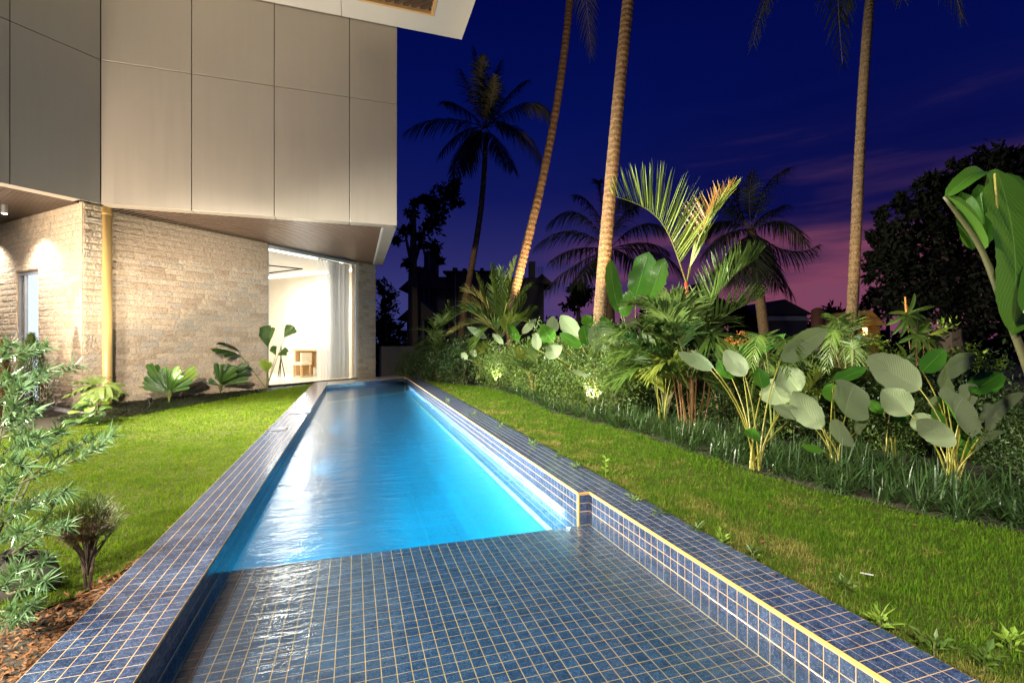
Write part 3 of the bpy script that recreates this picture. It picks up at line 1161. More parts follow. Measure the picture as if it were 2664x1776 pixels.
STONES = [stone_mesh(k) for k in range(8)]
STONE_ME = [b.mesh('stone', M['stone']) for b in STONES]


def stone_face(parent, p, q, z0, z1, rowh=.142, holes=(), lmin=.22, lmax=.50, budget=[0]):
    """stones laid in courses on the face p-q, looking to its right-hand side"""
    p, q = np.array(p, float), np.array(q, float)
    Lw = np.linalg.norm(q - p)
    d = (q - p) / Lw
    out = np.array([d[1], -d[0]])
    rows = max(1, round((z1 - z0) / rowh))
    h = (z1 - z0) / rows
    R = Matrix(((d[0], -out[0], 0), (d[1], -out[1], 0), (0, 0, 1)))
    n = 0
    rest = MB()
    for k in range(rows):
        x = 0
        while x < Lw - 1e-3:
            l = random.uniform(lmin, lmax)
            if x == 0:
                l *= random.uniform(.4, 1)
            if Lw - x - l < .12:
                l = Lw - x
            x1 = min(Lw, x + l)
            zc = z0 + (k + .5) * h
            ok = True
            for (ha, hb, hz0, hz1) in holes:
                if zc > hz0 and zc < hz1 and x1 > ha and x < hb:
                    if x < ha - .05:
                        x1 = ha
                    elif x >= hb - .02:
                        pass
                    else:
                        x1 = hb if x1 < hb + .1 else hb
                        ok = False
            if ok:
                c = p + d * (x + x1) / 2 + out * (.0 + random.gauss(0, .0022))
                sc = ((x1 - x - .0025), 1.0, h - .0025)
                v = random.randrange(8)
                fx = random.choice((1, -1))
                if n < 300:
                    o = local('stone', STONE_ME[v], parent)
                    o.matrix_parent_inverse = parent.matrix_basis.inverted()
                    o.matrix_basis = Matrix.Translation((c[0], c[1], zc)) @ (R @ Matrix.Diagonal((sc[0], 1, sc[2]))).to_4x4()
                else:
                    Vv = np.concatenate(STONES[v].V) * np.array([sc[0], 1, sc[2]])
                    Vv = Vv @ np.array(R).T + np.array([c[0], c[1], zc])
                    rest.add(Vv, np.concatenate(STONES[v].Q))
                n += 1
            x = x1
    if rest.n:
        kind(rest.obj('stone_field', M['stone'], parent), 'stuff')


WA, WB = np.array([-5.35, 13.05]), np.array([-2.442, 15.958])
t = thing('stone_wall', 'long rough beige stone wall between the ochre pipe and the glass', 'wall', (*WA, 0))
B = MB()
obox(B, WA - np.array([q2, q2]) * .2, WB, (-1, 1), .22, -.3, ZS + .04)
B.obj('wall_core', M['mortar'], t)
stone_face(t, WA, WB, -.08, ZS + .02)
CA, CB = np.array([.13, 18.53]), np.array([.775, 19.175])
t = thing('stone_pier', 'narrow rough stone pier right of the curtains', 'wall', (*CA, 0))
B = MB()
obox(B, CA, CB, (-1, 1), .3, -.3, ZS + .04)
B.obj('wall_core', M['mortar'], t)
stone_face(t, CA, CB, -.02, ZS + .02)
PC = np.array([-5.42, 12.48])
t = thing('stone_wall', 'brightly lit stone wall with the tall narrow window at left', 'wall', (*PC, 0))
LWE = PC + np.array([-q2, q2]) * 5.2
W0, W1 = 1.985 + .06, 3.218                                    # window reveal along the wall
B = MB()
d_ = np.array([-q2, q2])
obox(B, PC + d_ * .03, PC + d_ * W0, (q2, q2), .25, -.3, ZS + .04)
obox(B, PC + d_ * W1, LWE, (q2, q2), .25, -.3, ZS + .04)
obox(B, PC + d_ * W0, PC + d_ * W1, (q2, q2), .25, 2.97, ZS + .04)
B.obj('wall_core', M['mortar'], t)
stone_face(t, LWE, PC, -.08, ZS + .02, holes=((5.2 - W1, 5.2 - W0, -.2, 2.97),))
B = MB()
obox(B, PC + np.array([q2, q2]) * .03, PC + np.array([q2, q2]) * .36, (-1, 1), .25, -.3, ZS + .04)
B.obj('wall_core', M['mortar'], t)
stone_face(t, PC, PC + np.array([q2, q2]) * .36, -.08, ZS + .02)
# narrow window in the left wall
wpos = PC + d_ * (W0 + W1) / 2
t = thing('narrow_window', 'tall narrow window with grey frame and white lit blind', 'window', (*wpos, 0))
B = MB()
inn = np.array([q2, q2])
for a, b_ in ((W0, W0 + .06), (W1 - .06, W1), (W1 - .36, W1 - .31)):
    obox(B, PC + d_ * a + inn * .015, PC + d_ * b_ + inn * .015, inn, .05, -.05, 2.96)
obox(B, PC + d_ * (W0 + .06) + inn * .015, PC + d_ * (W1 - .06) + inn * .015, inn, .05, 2.90, 2.96)
B.obj('window_frame', M['greyframe'], t)
B = MB()
obox(B, PC + d_ * (W0 + .06) + inn * .045, PC + d_ * (W1 - .06) + inn * .045, inn, .012, -.05, 2.90)
B.obj('pane', M['glass'], t)
B = MB()
obox(B, PC + d_ * (W0 + .005) + inn * .075, PC + d_ * (W1 - .36) + inn * .075, inn, .02, -.05, 2.94)
B.obj('blind', M['window_glow'], t)
# pipe
t = thing('drain_pipe', 'thick ochre drain pipe standing in the corner of the stone walls', 'pipe', (-5.13, 12.78, 0))
B = MB()
tube(B, [(-5.13, 12.78, -.05), (-5.13, 12.78, ZS + .02)], .098, 24)
B.obj('pipe_run', M['pipe'], t, smooth=True)
for z in (.12, 4.1):
    B = MB()
    tube(B, [(-5.13, 12.78, z - .03), (-5.13, 12.78, z + .03)], .106, 24)
    B.obj('collar', M['pipe'], t, smooth=True)

# ------------------------------------------------------------------ roof canopy above
CZ = 9.2
can = thing('roof_canopy', 'pale grey roof canopy corner with slatted opening overhead', 'canopy', (0, 11, CZ))
cx1, cy1 = 2.67, FY - .03
ox0, ox1, oy1 = .07, 1.83, 11.73
B = MB()
box(B, (-7, 7.5, CZ), (-.293, cy1, CZ + .35))
B.obj('fascia_panel', M['white_metal'], can)
B = MB()
box(B, (-.281, oy1, CZ), (cx1, cy1, CZ + .35))
box(B, (ox1, 7.5, CZ), (cx1, oy1, CZ + .35))
box(B, (-.281, 7.5, CZ), (ox0, oy1, CZ + .35))
B.obj('fascia_panel', M['white_metal'], can)
B = MB()
box(B, (ox0, oy1 - .07, CZ - .015), (ox1, oy1 - .001, CZ + .2))
box(B, (ox1 - .07, 7.5, CZ - .015), (ox1 - .001, oy1 - .071, CZ + .2))
B.obj('opening_frame', M['oak'], can)
B = MB()
box(B, (ox0, 7.5, CZ + .30), (ox1, oy1, CZ + .34))
B.obj('opening_backing', M['slat_gap'], can)
for k in range(9):
    B = MB()
    a = np.array([ox0 + .03 + k * .2, oy1 - .08])
    r = clip_line(a, np.array([q2, -q2]), [(ox0, 8.5), (ox1 - .08, 8.5), (ox1 - .08, oy1 - .075), (ox0, oy1 - .075)])
    if r:
        p_, q_ = a + np.array([q2, -q2]) * r[0], a + np.array([q2, -q2]) * r[1]
        obox(B, p_, q_, (q2, q2), .07, CZ + .05, CZ + .16)
        B.obj('slat', M['slat'], can)

# ------------------------------------------------------------------ the glass corner and the room behind it
GA, GB = np.array([-2.442, 15.958]), np.array([.13, 18.53])
dg = nrm(GB - GA)
ng = np.array([-q2, q2])                                       # into the room
LG = np.linalg.norm(GB - GA)
gw = thing('glass_wall', 'tall frameless glass wall of the lit room facing the pool', 'window', (*GA, 0))
B = MB()
for a, b_ in ((0, .05), (LG - .06, LG)):
    obox(B, GA + dg * a + ng * .02, GA + dg * b_ + ng * .02, ng, .10, -.02, 4.20)
obox(B, GA + dg * .05 + ng * .02, GB - dg * .06 + ng * .02, ng, .10, 4.14, 4.22)
B.obj('frame', M['white_metal'], gw)
B = MB()
obox(B, GA + ng * .01, GB + ng * .01, ng, .12, -.09, .02)
B.obj('threshold', M['frame'], gw)
for k in range(2):
    B = MB()
    obox(B, GA + dg * (.05 + k * (LG - .11) / 2) + ng * .06, GA + dg * (.05 + (k + 1) * (LG - .11) / 2 - .004) + ng * .06, ng, .012, .02, 4.14)
    B.obj('pane', M['glass'], gw)
room = thing('lit_room', 'cream plastered room behind the glass wall', 'room', (-2, 19, 0))
RW = np.array([.72, 19.12]) + ng * .3                          # foot of the right wall
B = MB()
obox(B, RW, RW + ng * 7.2, dg, .15, -.05, 4.6)
B.obj('right_wall', M['plaster'], room)
BW0 = RW + ng * 7.2
B = MB()
obox(B, BW0 + dg * .15, BW0 - dg * 7.5, ng, .15, -.05, 4.6)
B.obj('back_wall', M['plaster'], room)
LW0 = GA - dg * 3.2
B = MB()
obox(B, LW0 + ng * .4, LW0 + ng * 7.6, -dg, .15, -.05, 4.6)
B.obj('left_wall', M['plaster'], room)
B = MB()
prism(B, [tuple(LW0 + ng * .235), tuple(GB + dg * .9 + ng * .235), tuple(GB + dg * .9 + ng * 7.7), tuple(LW0 + ng * 7.7)], 4.19, 4.30)
B.obj('ceiling', M['ceiling'], room)
B = MB()
prism(B, [tuple(LW0 + ng * .13), tuple(GB + dg * .9 + ng * .13), tuple(GB + dg * .9 + ng * 7.7), tuple(LW0 + ng * 7.7)], -.2, -.001)
B.obj('floor', M['floor'], room)
B = MB()
obox(B, RW - dg * .03 + ng * .2, RW - dg * .03 + ng * 6.8, dg, .02, 4.10, 4.15)
tag(B.obj('led_strip', M['led']), 'glowing light strip where the right wall meets the ceiling', 'lamp', 'light strips of the room')
B = MB()
obox(B, GA + dg * .2 + ng * .42, GB - dg * .3 + ng * .42, ng, .03, 4.145, 4.18)
tag(B.obj('led_strip', M['led']), 'glowing light strip just inside the glass head', 'lamp', 'light strips of the room')
t = thing('track_light', 'thin black angular track light on the room ceiling', 'lamp', (-2.6, 19.4, 4.19))
ap = PL(787, 700, (0, 0), (0, 1))
r_ = ray(787, 700)
k_ = (4.165 - CAM_H) / r_[2]
ap = r_[:2] * k_
for px, py in ((690, 690), (690, 712)):
    r_ = ray(px, py)
    e_ = r_[:2] * ((4.165 - CAM_H) / r_[2])
    B = MB()
    obox(B, ap, e_, np.array([-(e_ - ap)[1], (e_ - ap)[0]]), .03, 4.15, 4.188)
    B.obj('track_bar', M['black'], t)


# curtains hang just inside the glass
def curtain(name, lab, a, b_, folds, amp, m, off):
    n = folds * 14
    s = np.linspace(a, b_, n)
    zz = np.linspace(.03, 4.10, 9)
    ph = s * folds * 2 * math.pi / (b_ - a)
    V = []
    for z in zz:
        sway = .02 * np.sin(z * 1.7 + s * 3)
        p = GA + dg * (s + .25 * amp * np.sin(ph * .5 + 1))[:, None] + ng * (off + amp * np.sin(ph + .5 * np.sin(z * .6)) + sway)[:, None]
        V.append(np.concatenate([p, np.full((n, 1), z)], 1))
    V = np.array(V)
    idx = np.arange(len(zz) * n).reshape(len(zz), n)
    F = np.stack([idx[:-1, :-1], idx[:-1, 1:], idx[1:, 1:], idx[1:, :-1]], -1).reshape(-1, 4)
    t = thing(name, lab, 'curtain', (*(GA + dg * (a + b_) / 2 + ng * off), 0))
    B = MB()
    B.add(V, F)
    B.obj('cloth', m, t, smooth=True)
    B = MB()
    obox(B, GA + dg * a + ng * (off - .02), GA + dg * b_ + ng * (off - .02), ng, .04, 4.10, 4.14)
    B.obj('rail', M['white_metal'], t)


GU = lambda px, py: (PL(px, py, (0, 18.4), (1, -1))[:2] - GA) @ dg
curtain('sheer_curtain', 'white sheer curtain in soft folds behind the glass', GU(838, 900), GU(893, 900), 7, .035, M['sheer'], .20)
curtain('drape_curtain', 'grey lined curtain in deep folds next to the stone pier', GU(872, 900), GU(923, 900), 9, .06, M['drape'], .30)


# desk, stool and easel in the room
def rbox(B, c, hx, hy, z0, z1):
    c = np.array(c[:2])
    obox(B, c - dg * hx - ng * hy, c + dg * hx - ng * hy, ng, 2 * hy, z0, z1)


dk = RW + ng * 2.2 - dg * .55
t = thing('desk', 'pale oak desk against the right wall of the lit room', 'desk', (*dk, 0))
B = MB()
rbox(B, dk, .45, .75, .98, 1.05)
B.obj('desk_top', M['oak'], t)
for sx in (-.66, .66):
    B = MB()
    rbox(B, dk + ng * sx, .42, .03, .0, .98)
    B.obj('side_panel', M['oak'], t)
B = MB()
rbox(B, dk + dg * .40, .02, .60, .30, .97)
B.obj('back_panel', M['oak'], t)
st = dk - dg * .72 - ng * .1
t = thing('chair', 'oak chair with cream seat drawn up to the desk', 'chair', (*st, 0))
B = MB()
rbox(B, st, .24, .25, .46, .55)
B.obj('seat', M['cushion'], t)
B = MB()
rbox(B, st - ng * .23, .24, .03, .56, .92)
B.obj('backrest', M['cushion'], t)
for sx in (-.2, .2):
    for sy in (-.2, .2):
        B = MB()
        rbox(B, st + dg * sx + ng * sy, .022, .022, 0, .46)
        B.obj('leg', M['oak'], t)
ez = AT(731, 970, 18.2)
t = thing('tripod', 'small black folded tripod standing on the cream floor', 'tripod', (ez[0], ez[1], 0))
top = np.array([ez[0], ez[1], .95])
B = MB()
tube(B, [top - UP * .25, top + UP * .22], .022, 8)
B.obj('column', M['black'], t)
for k in range(3):
    a = k * 2.1 + .4
    B = MB()
    tube(B, [top - UP * .2, (ez[0] + .14 * math.cos(a), ez[1] + .14 * math.sin(a), .0)], .018, 6)
    B.obj('leg', M['black'], t)
wl_ = RW + ng * 3.05 - dg * .12
t = thing('wall_lamp', 'glaring white globe lamp on the right wall of the room', 'lamp', (*wl_, 1.6))
B = MB()
for k in range(8):
    pass
u_, v_ = np.meshgrid(np.linspace(0, 2 * math.pi, 17), np.linspace(.02, math.pi - .02, 9))
V = np.stack([wl_[0] + .10 * np.cos(u_) * np.sin(v_), wl_[1] + .10 * np.sin(u_) * np.sin(v_), 1.6 + .10 * np.cos(v_)], -1)
idx = np.arange(9 * 17).reshape(9, 17)
B.add(V, np.stack([idx[:-1, :-1], idx[1:, :-1], idx[1:, 1:], idx[:-1, 1:]], -1).reshape(-1, 4))
B.obj('globe', M['glare'], t, smooth=True)
B = MB()
obox(B, wl_ + dg * .10 - ng * .03, wl_ + dg * .10 + ng * .03, dg, .02, 1.5, 1.7)
B.obj('bracket', M['greyframe'], t)
# boundary wall seen past the pier
t = thing('boundary_wall', 'dark rendered boundary wall in shade behind the pool end', 'wall', (1.6, 20.3, 0))
B = MB()
obox(B, (1.05, 19.9), (4.2, 21.6), (-.5, 1), .2, -.1, 1.15)
B.obj('wall_body', M['dark_wall'], t)

# ================================================================== GRASS
def blades_field(B, polys, z0, dens, hgt, wid, ymax=18, keep=None):
    """lawn blades, dense near the camera and thinner and broader farther off"""
    for poly in polys:
        P2 = np.array(poly)
        lo, hi = P2.min(0), P2.max(0)
        area = np.prod(hi - lo)
        for d0, d1, dn, hs, ws in dens:
            n = int(area * dn)
            P = lo + rng.random((n, 2)) * (hi - lo)
            P = P[inside(P, poly)]
            dep = P @ np.array([S_, C_])
            lat = np.abs(P @ np.array([C_, -S_]))
            r = np.linalg.norm(P, axis=1)
            ok = (r > d0) & (r <= d1) & (dep > .9) & (lat < dep * 1.09 + .2) & (CAM_H < dep * .74 + .12)
            P = P[ok]
            n = len(P)
            if not n:
                continue
            az = rng.random(n) * 2 * math.pi
            lean = np.abs(rng.normal(.55, .35, n))
            D = np.stack([np.cos(az) * lean, np.sin(az) * lean, np.ones(n)], 1)
            lump = 1 + .28 * np.sin(P[:, 0] * 5.1 + 1.3 * np.sin(P[:, 1] * 3.3)) * np.sin(P[:, 1] * 4.7 + 1.1 * np.sin(P[:, 0] * 6.1)) + .16 * np.sin(P[:, 0] * 17 + P[:, 1] * 13) * np.sin(P[:, 1] * 19 - P[:, 0] * 7)
            L = hgt * hs * lump * rng.uniform(.45, 1.4, n)
            strips(B, np.column_stack([P, np.full(n, z0)]), D, L, wid * ws * rng.uniform(.7, 1.3, n), rng.uniform(0, .7, n), segs=2)


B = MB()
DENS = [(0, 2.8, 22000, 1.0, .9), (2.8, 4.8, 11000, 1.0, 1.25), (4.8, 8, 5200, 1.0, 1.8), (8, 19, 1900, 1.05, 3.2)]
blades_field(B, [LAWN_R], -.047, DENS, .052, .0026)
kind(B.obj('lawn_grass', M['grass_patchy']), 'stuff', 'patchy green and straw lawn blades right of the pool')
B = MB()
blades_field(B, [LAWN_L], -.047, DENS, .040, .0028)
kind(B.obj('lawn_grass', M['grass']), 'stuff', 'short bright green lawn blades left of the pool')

# mulch bed at lower left
BED_L = [(-1.236, -1), (-1.236, 3.71), (-1.32, 3.37), (-1.43, 3.11), (-1.61, 2.99), (-9, 2.59), (-9, -1)]
sheet('mulch_bed', BED_L, -.055, M['soil'])
B = MB()
n = 15000
P = np.column_stack([-1.25 - rng.random(n) ** 1.3 * 2.6, .9 + rng.random(n) * 3.0])
P = P[inside(P, BED_L)]
n = len(P)
leaves(B, np.column_stack([P, -.055 + rng.random(n) * .035]), rdir(n) * np.array([1, 1, .35]), nrm(rng.normal(size=(n, 3)) * .5 + UP), rng.uniform(.015, .06, n), rng.uniform(.006, .018, n), .1)
kind(B.obj('mulch', M['mulch_chip']), 'stuff', 'red-brown mulch chips along the left coping')
# dark low ground cover at the foot of the stone wall
B = MB()
COVER = [(-1.3, 16.9), (-1.95, 15.62), (-2.40, 14.45), (-2.78, 13.45), (-3.1, 12.4), (-3.35, 11.7), (-3.65, 11.05), (-3.95, 10.3), (-4.3, 9.9), (-5.0, 10.6), (-5.3, 12.3), (-5.0, 13.2), (-1.3, 16.95)]
base = np.column_stack([rng.uniform(-5.4, -1.2, 60000), rng.uniform(9.6, 17, 60000)])
base = base[inside(base, COVER) & (base[:, 1] < base[:, 0] + 18.3)]
n = len(base)
az = rng.random(n) * 6.28
strips(B, np.column_stack([base, np.full(n, -.08)]), np.stack([np.cos(az), np.sin(az), np.full(n, 1.)], 1), rng.uniform(.10, .24, n), rng.uniform(.012, .020, n), rng.uniform(.4, 1., n), 3)
kind(B.obj('ground_cover', M['cover']), 'stuff', 'dark low leafy ground cover at the foot of the stone wall')
# fallen leaves and clippings on the lawns and copings
B = MB()
P = np.concatenate([np.column_stack([rng.uniform(2.32, 4.2, 130), rng.uniform(1.2, 9, 130)]), np.column_stack([rng.uniform(-4.5, -1.25, 60), rng.uniform(3.6, 12, 60)]), np.column_stack([rng.uniform(2.0, 2.28, 9), rng.uniform(1.4, 8, 9)])])
n = len(P)
leaves(B, np.column_stack([P, np.where((P[:, 0] < 2.29) & (P[:, 0] > 0), .004, -.022)]), rdir(n) * np.array([1, 1, .12]), nrm(rng.normal(size=(n, 3)) * .25 + UP), rng.uniform(.02, .055, n), rng.uniform(.010, .022, n), .15)
kind(B.obj('leaf_litter', M['mulch_chip']), 'stuff', 'a few dry brown leaves fallen on the lawns')
# weeds along the right coping
wd = [(1.0, 'small broad-leaved weed')]
WEEDS = [(1385, 1165), (1455, 1195), (1500, 1222), (1650, 1310), (1715, 1345), (1810, 1390), (1880, 1420), (1960, 1455), (2200, 1545), (2290, 1640), (2430, 1700), (2560, 1745), (2630, 1690), (1300, 1115), (1230, 1085), (1165, 1045)]
WLAB = ['weed just behind the lone seedling', 'weed left of the lone seedling by the step', 'weed at the coping next to the lone seedling', 'first weed on this side of the seedling', 'second weed on this side of the seedling', 'leafy weed with several stems midway along the near coping', 'broad weed clump midway along the near coping',
        'weed left of the tall grass tuft', 'weed just before the tall grass tuft', 'weed right below the tall grass tuft', 'weed near the lower right corner of the photo', 'weed at the bottom right corner by the coping', 'weed standing off the coping in the lower right corner', 'weed half way along the far coping', 'small weed on the far coping edge', 'farthest weed on the coping edge']
WLAB = ['small green ' + w for w in WLAB]
for i, (px, py) in enumerate(WEEDS):
    g_ = G(px, py)
    t = thing('weed', WLAB[i], 'weed', g_, 0, 'weeds along the right coping')
    B = MB()
    n = 26
    az = rng.random(n) * 6.28
    el = rng.uniform(.2, 1.1, n)
    D = np.stack([np.cos(az) * np.cos(el), np.sin(az) * np.cos(el), np.sin(el)], 1)
    st_ = g_ + D * (rng.random(n) * .05)[:, None] + UP * (rng.random(n) * .05)[:, None]
    leaves(B, st_, D, nrm(rng.normal(size=(n, 3)) * .4 + UP), rng.uniform(.025, .065, n), rng.uniform(.012, .028, n), .2)
    B.obj('leaf_cluster', M['lime_leaf' if i % 3 == 0 else 'shrub'], t)
    B = MB()
    tube(B, [g_ - UP * .03, g_ + UP * .04], .003, 5)
    B.obj('stem', M['twig'], t)
g_ = G(1575, 1240)
t = thing('seedling', 'lone pale green seedling standing at the coping beside the step', 'weed', g_)
B = MB()
tube(B, [g_, g_ + UP * .09 + RIGHT * .006, g_ + UP * .20], .004, 5)
B.obj('stem', M['lime_leaf'], t)
for k in range(7):
    B = MB()
    a = k * 2.4
    p_ = g_ + UP * (.05 + .022 * k)
    dv = np.array([math.cos(a), math.sin(a), .5])
    blade(B, p_, p_ + dv * .045, .026, UP + TOCAM, prof=ROUND, ns=5, nw=2)
    B.obj('leaf', M['lime_leaf'], t)
# coarse grass tuft and the pale stick on the lawn
g_ = G(2282, 1622)
t = thing('grass_tuft', 'tall pale grass tuft springing up beside the right coping', 'grass tuft', g_)
for dx, dy, L in ((-.01, .02, .16), (.08, -.01, .16), (.16, -.03, .15), (.05, .05, .11)):
    B = MB()
    strips(B, [g_], [RIGHT * dx * 6 + UP + TOCAM * dy * 4], [L], [.007], [.25], 5)
    B.obj('blade', M['lime_leaf'], t)
g_ = G(2250, 1505)
B = MB()
tube(B, [g_ + UP * .035 - RIGHT * .025, g_ + UP * .03 + RIGHT * .028 - np.array([0, .02, 0])], .004, 8)
tag(B.obj('stick', M['white_metal']), 'short whitish stick lying on the right lawn', 'stick')

# ================================================================== BED ON THE RIGHT
def soilsheet():
    sheet('planting_bed', [(2.35, 17.4), (3.3, 15.4), (3.95, 13.7), (4.0, 11.5), (3.7, 8.6), (4.05, 6.5), (4.02, 5.0), (4.08, 3.3), (4.3, 2.6), (4.85, 1.7), (5.5, -1.5), (30, -1.5), (30, 40), (1.2, 40), (1.2, 19.6)], -.06, M['soil'])


soilsheet()


def clump(seed, n, L, w, spread):
    r_ = np.random.default_rng(seed)
    b = MB()
    az = r_.random(n) * 6.28
    lean = np.abs(r_.normal(.55, .3, n)) * spread
    D = np.stack([np.cos(az) * lean, np.sin(az) * lean, np.ones(n)], 1)
    P = np.column_stack([r_.normal(0, .035, (n, 2)), np.full(n, -.02)])
    strips(b, P, D, L * r_.uniform(.55, 1.2, n), w * r_.uniform(.7, 1.2, n), r_.uniform(.15, .8, n), 5)
    return b.mesh('blades', M['strap'])


CL = [clump(k, 64, .46, .0125, 1.15) for k in range(5)]


def bed_edge(y):
    return float(np.interp(y, [1.7, 2.6, 3.3, 5.0, 6.5, 8.6, 11.5, 13.7, 15.3], [4.85, 4.32, 4.10, 4.02, 4.05, 3.72, 4.0, 3.95, 3.35]))


yy_ = 1.75
i = 0
while yy_ < 13:
    row = 6 if yy_ < 4.6 else 4 if yy_ < 8 else 1
    for k in range(row):
        y = yy_ + random.uniform(-.08, .08)
        x = bed_edge(y) + .08 + k * .27 + random.uniform(-.07, .07)
        t = thing('border_grass', 'dark green strap-leaved grass clump on the lawn edge of the bed', 'grass clump', (x, y, -.05), random.random() * 6.28, 'strap grass clumps edging the planting bed')
        sc = random.uniform(.8, 1.2)
        t.scale = (sc, sc, sc * random.uniform(.8, 1.05))
        local('blades', CL[i % 5], t)
        i += 1
    yy_ += .24 if yy_ < 8 else .30


# ---- shrubs
def shrub_mesh(seed, n, rx, ry, rz, L, w, m, shape=1.0, hollow=.55, up=.3):
    r_ = np.random.default_rng(seed)
    b = MB()
    # leaf sprays round the ends of many twigs
    k = max(10, n // 26)
    tips = nrm(r_.normal(size=(k, 3)))
    rad = hollow + (1 - hollow) * r_.random(k) ** .6
    tips = tips * rad[:, None] * np.array([rx, ry, rz]) * (1 + .28 * r_.normal(size=(k, 1)))
    tips[:, 2] += rz
    tips = tips[tips[:, 2] > .02]
    k = len(tips)
    j = r_.integers(0, k, n)
    P = tips[j] + r_.normal(size=(n, 3)) * np.array([rx, ry, rz]) * .17
    P[:, 2] = np.abs(P[:, 2])
    D = nrm(r_.normal(size=(n, 3)) + np.array([0, 0, up]) + (tips[j] - np.array([0, 0, rz * .7])) / max(rx, rz) * .7)
    leaves(b, P, D, nrm(r_.normal(size=(n, 3)) + UP * .8), L * r_.uniform(.6, 1.3, n), w * r_.uniform(.7, 1.3, n), .2)
    st = MB()
    for q in tips[:: max(1, k // 22)]:
        base = np.array([q[0] * .12, q[1] * .12, -.05])
        tube(st, bez(base, np.array([q[0] * .35, q[1] * .35, q[2] * .6]), q, 5), np.linspace(.010, .004, 5), 4, False)
    return b.mesh('foliage', m), st.mesh('stems', M['twig'])


def shrub(name, meshes, label, cat, loc, rz, sc, group=None):
    t = thing(name, label, cat, loc, rz, group)
    t.scale = sc if isinstance(sc, tuple) else (sc,) * 3
    local('foliage', meshes[0], t)
    o = local('branch_work', meshes[1], t)
    return t


HG = [shrub_mesh(20 + k, 3000, .48, .48, .50, .062, .026, M['shrub']) for k in range(4)]
HD = [shrub_mesh(30 + k, 2400, .60, .60, .62, .085, .034, M['shrub_dark']) for k in range(3)]
HEDGE = [(4.05, 13.9, .95), (4.45, 13.0, .92), (4.5, 12.2, .98), (4.55, 11.4, 1.02), (4.55, 10.6, 1.0), (4.5, 9.9, .98), (4.4, 9.2, 1.0), (4.45, 8.5, .9), (4.6, 7.9, .92), (5.15, 10.2, 1.18), (5.2, 11.2, 1.15), (5.0, 12.6, 1.1), (5.3, 9.2, 1.15), (5.35, 8.3, 1.05)]
for i, (x, y, sc) in enumerate(HEDGE):
    shrub('hedge_shrub', HG[i % 4], 'bushy small-leaved hedge shrub behind the right lawn', 'shrub', (x, y, -.05), random.random() * 6, (sc * 1.12, sc * 1.12, sc * 1.34), 'small-leaved hedge shrubs behind the lawn')
HLAB = ['front hedge shrub lit white by the far spike lamp', 'front hedge shrub just right of the far spike lamp', 'front hedge shrub under the bushy pale palm', 'front hedge shrub right of the bushy pale palm', 'front hedge shrub left of the bright green broad-leaved clump',
        'front hedge shrub beneath the lowest grey leaf of the bright green clump', 'front hedge shrub in front of the thick palm trunk', 'front hedge shrub at the nearer spike lamp', 'nearest hedge shrub, beside the red palm clump', 'back hedge shrub at the thick palm trunk',
        'back hedge shrub left of the thick palm trunk', 'back hedge shrub behind the bushy pale palm', 'back hedge shrub below the lime paddle leaves', 'back hedge shrub between the lime paddle leaves and the red palm']
for o, lab in zip([o for o in COL.objects if o.name.startswith('hedge_shrub')], HLAB):
    o['label'] = 'bushy small-leaved ' + lab
FAR = [(3.3, 15.9, 1.05), (2.85, 17.0, 1.0), (2.4, 18.2, 1.0), (1.9, 19.2, .9), (3.6, 17.2, 1.2), (3.0, 18.6, 1.25), (4.4, 15.6, 1.2), (4.9, 16.9, 1.4), (3.9, 19.2, 1.4)]
for i, (x, y, sc) in enumerate(FAR):
    shrub('dark_shrub', HD[i % 3], 'dark leafy shrub crowding the far end of the pool', 'shrub', (x, y, -.05), random.random() * 6, (sc * .8, sc * .8, sc * .82), 'dark shrubs at the far end of the pool')
FLAB = ['dark shrub at the far lawn tip left of the slim young palm', 'dark shrub at the far right corner of the pool coping', 'dark shrub in front of the boundary wall', 'dark shrub right beside the stone pier', 'dark shrub behind the slim young palm stem',
        'dark shrub in front of the lean-to roof', 'dark shrub between slim young palm and bushy palm', 'tall dark shrub behind the cane plant', 'tall dark shrub in front of the dark house']
for o, lab in zip([o for o in COL.objects if o.name.startswith('dark_shrub')], FLAB):
    o['label'] = lab
BACK = [(1640, 9.4, .95, 'green shrub behind the lime paddle leaves'), (1720, 8.9, .9, 'green shrub left of the red palm stem'), (1850, 8.6, .95, 'shrub right behind the red palm clump'), (1930, 7.4, .85, 'shrub under the orange-leaved shrub'),
        (2000, 6.9, .88, 'shrub behind the leftmost near broad-leaved clump'), (2090, 6.7, .86, 'shrub between the leftmost and middle broad-leaved clumps'), (2170, 7.0, .92, 'shrub behind the middle broad-leaved clump'), (2240, 6.3, .80, 'shrub below the third palm trunk'),
        (2310, 6.0, .74, 'dim shrub between the middle and rightmost broad-leaved clumps'), (2400, 6.2, .80, 'dim shrub under the fan palm'), (2480, 5.8, .78, 'dim shrub behind the rightmost broad-leaved clump'), (2580, 5.5, .74, 'dim shrub left of the banana stalk'),
        (2660, 5.2, .72, 'dim shrub behind the banana stalk at the right edge'), (2700, 4.3, .55, 'low dim shrub at the right edge below the banana'), (1950, 10, 1.0, 'dark shrub under the shaggy dark palm'), (2080, 9.6, 1.0, 'dark shrub left of the third palm trunk'),
        (2330, 8.6, .95, 'dark shrub behind the fan palm'), (2520, 7.6, .95, 'dark shrub behind the lime leafy shrub'), (1760, 11, 1.05, 'dark shrub far behind the red palm clump'), (1480, 10.8, 1.0, 'dark shrub behind the bright green broad-leaved clump'),
        (1400, 12.4, 1.05, 'dark shrub between the two lit trunks'), (1200, 15.8, 1.15, 'dark shrub behind the slim young palm')]
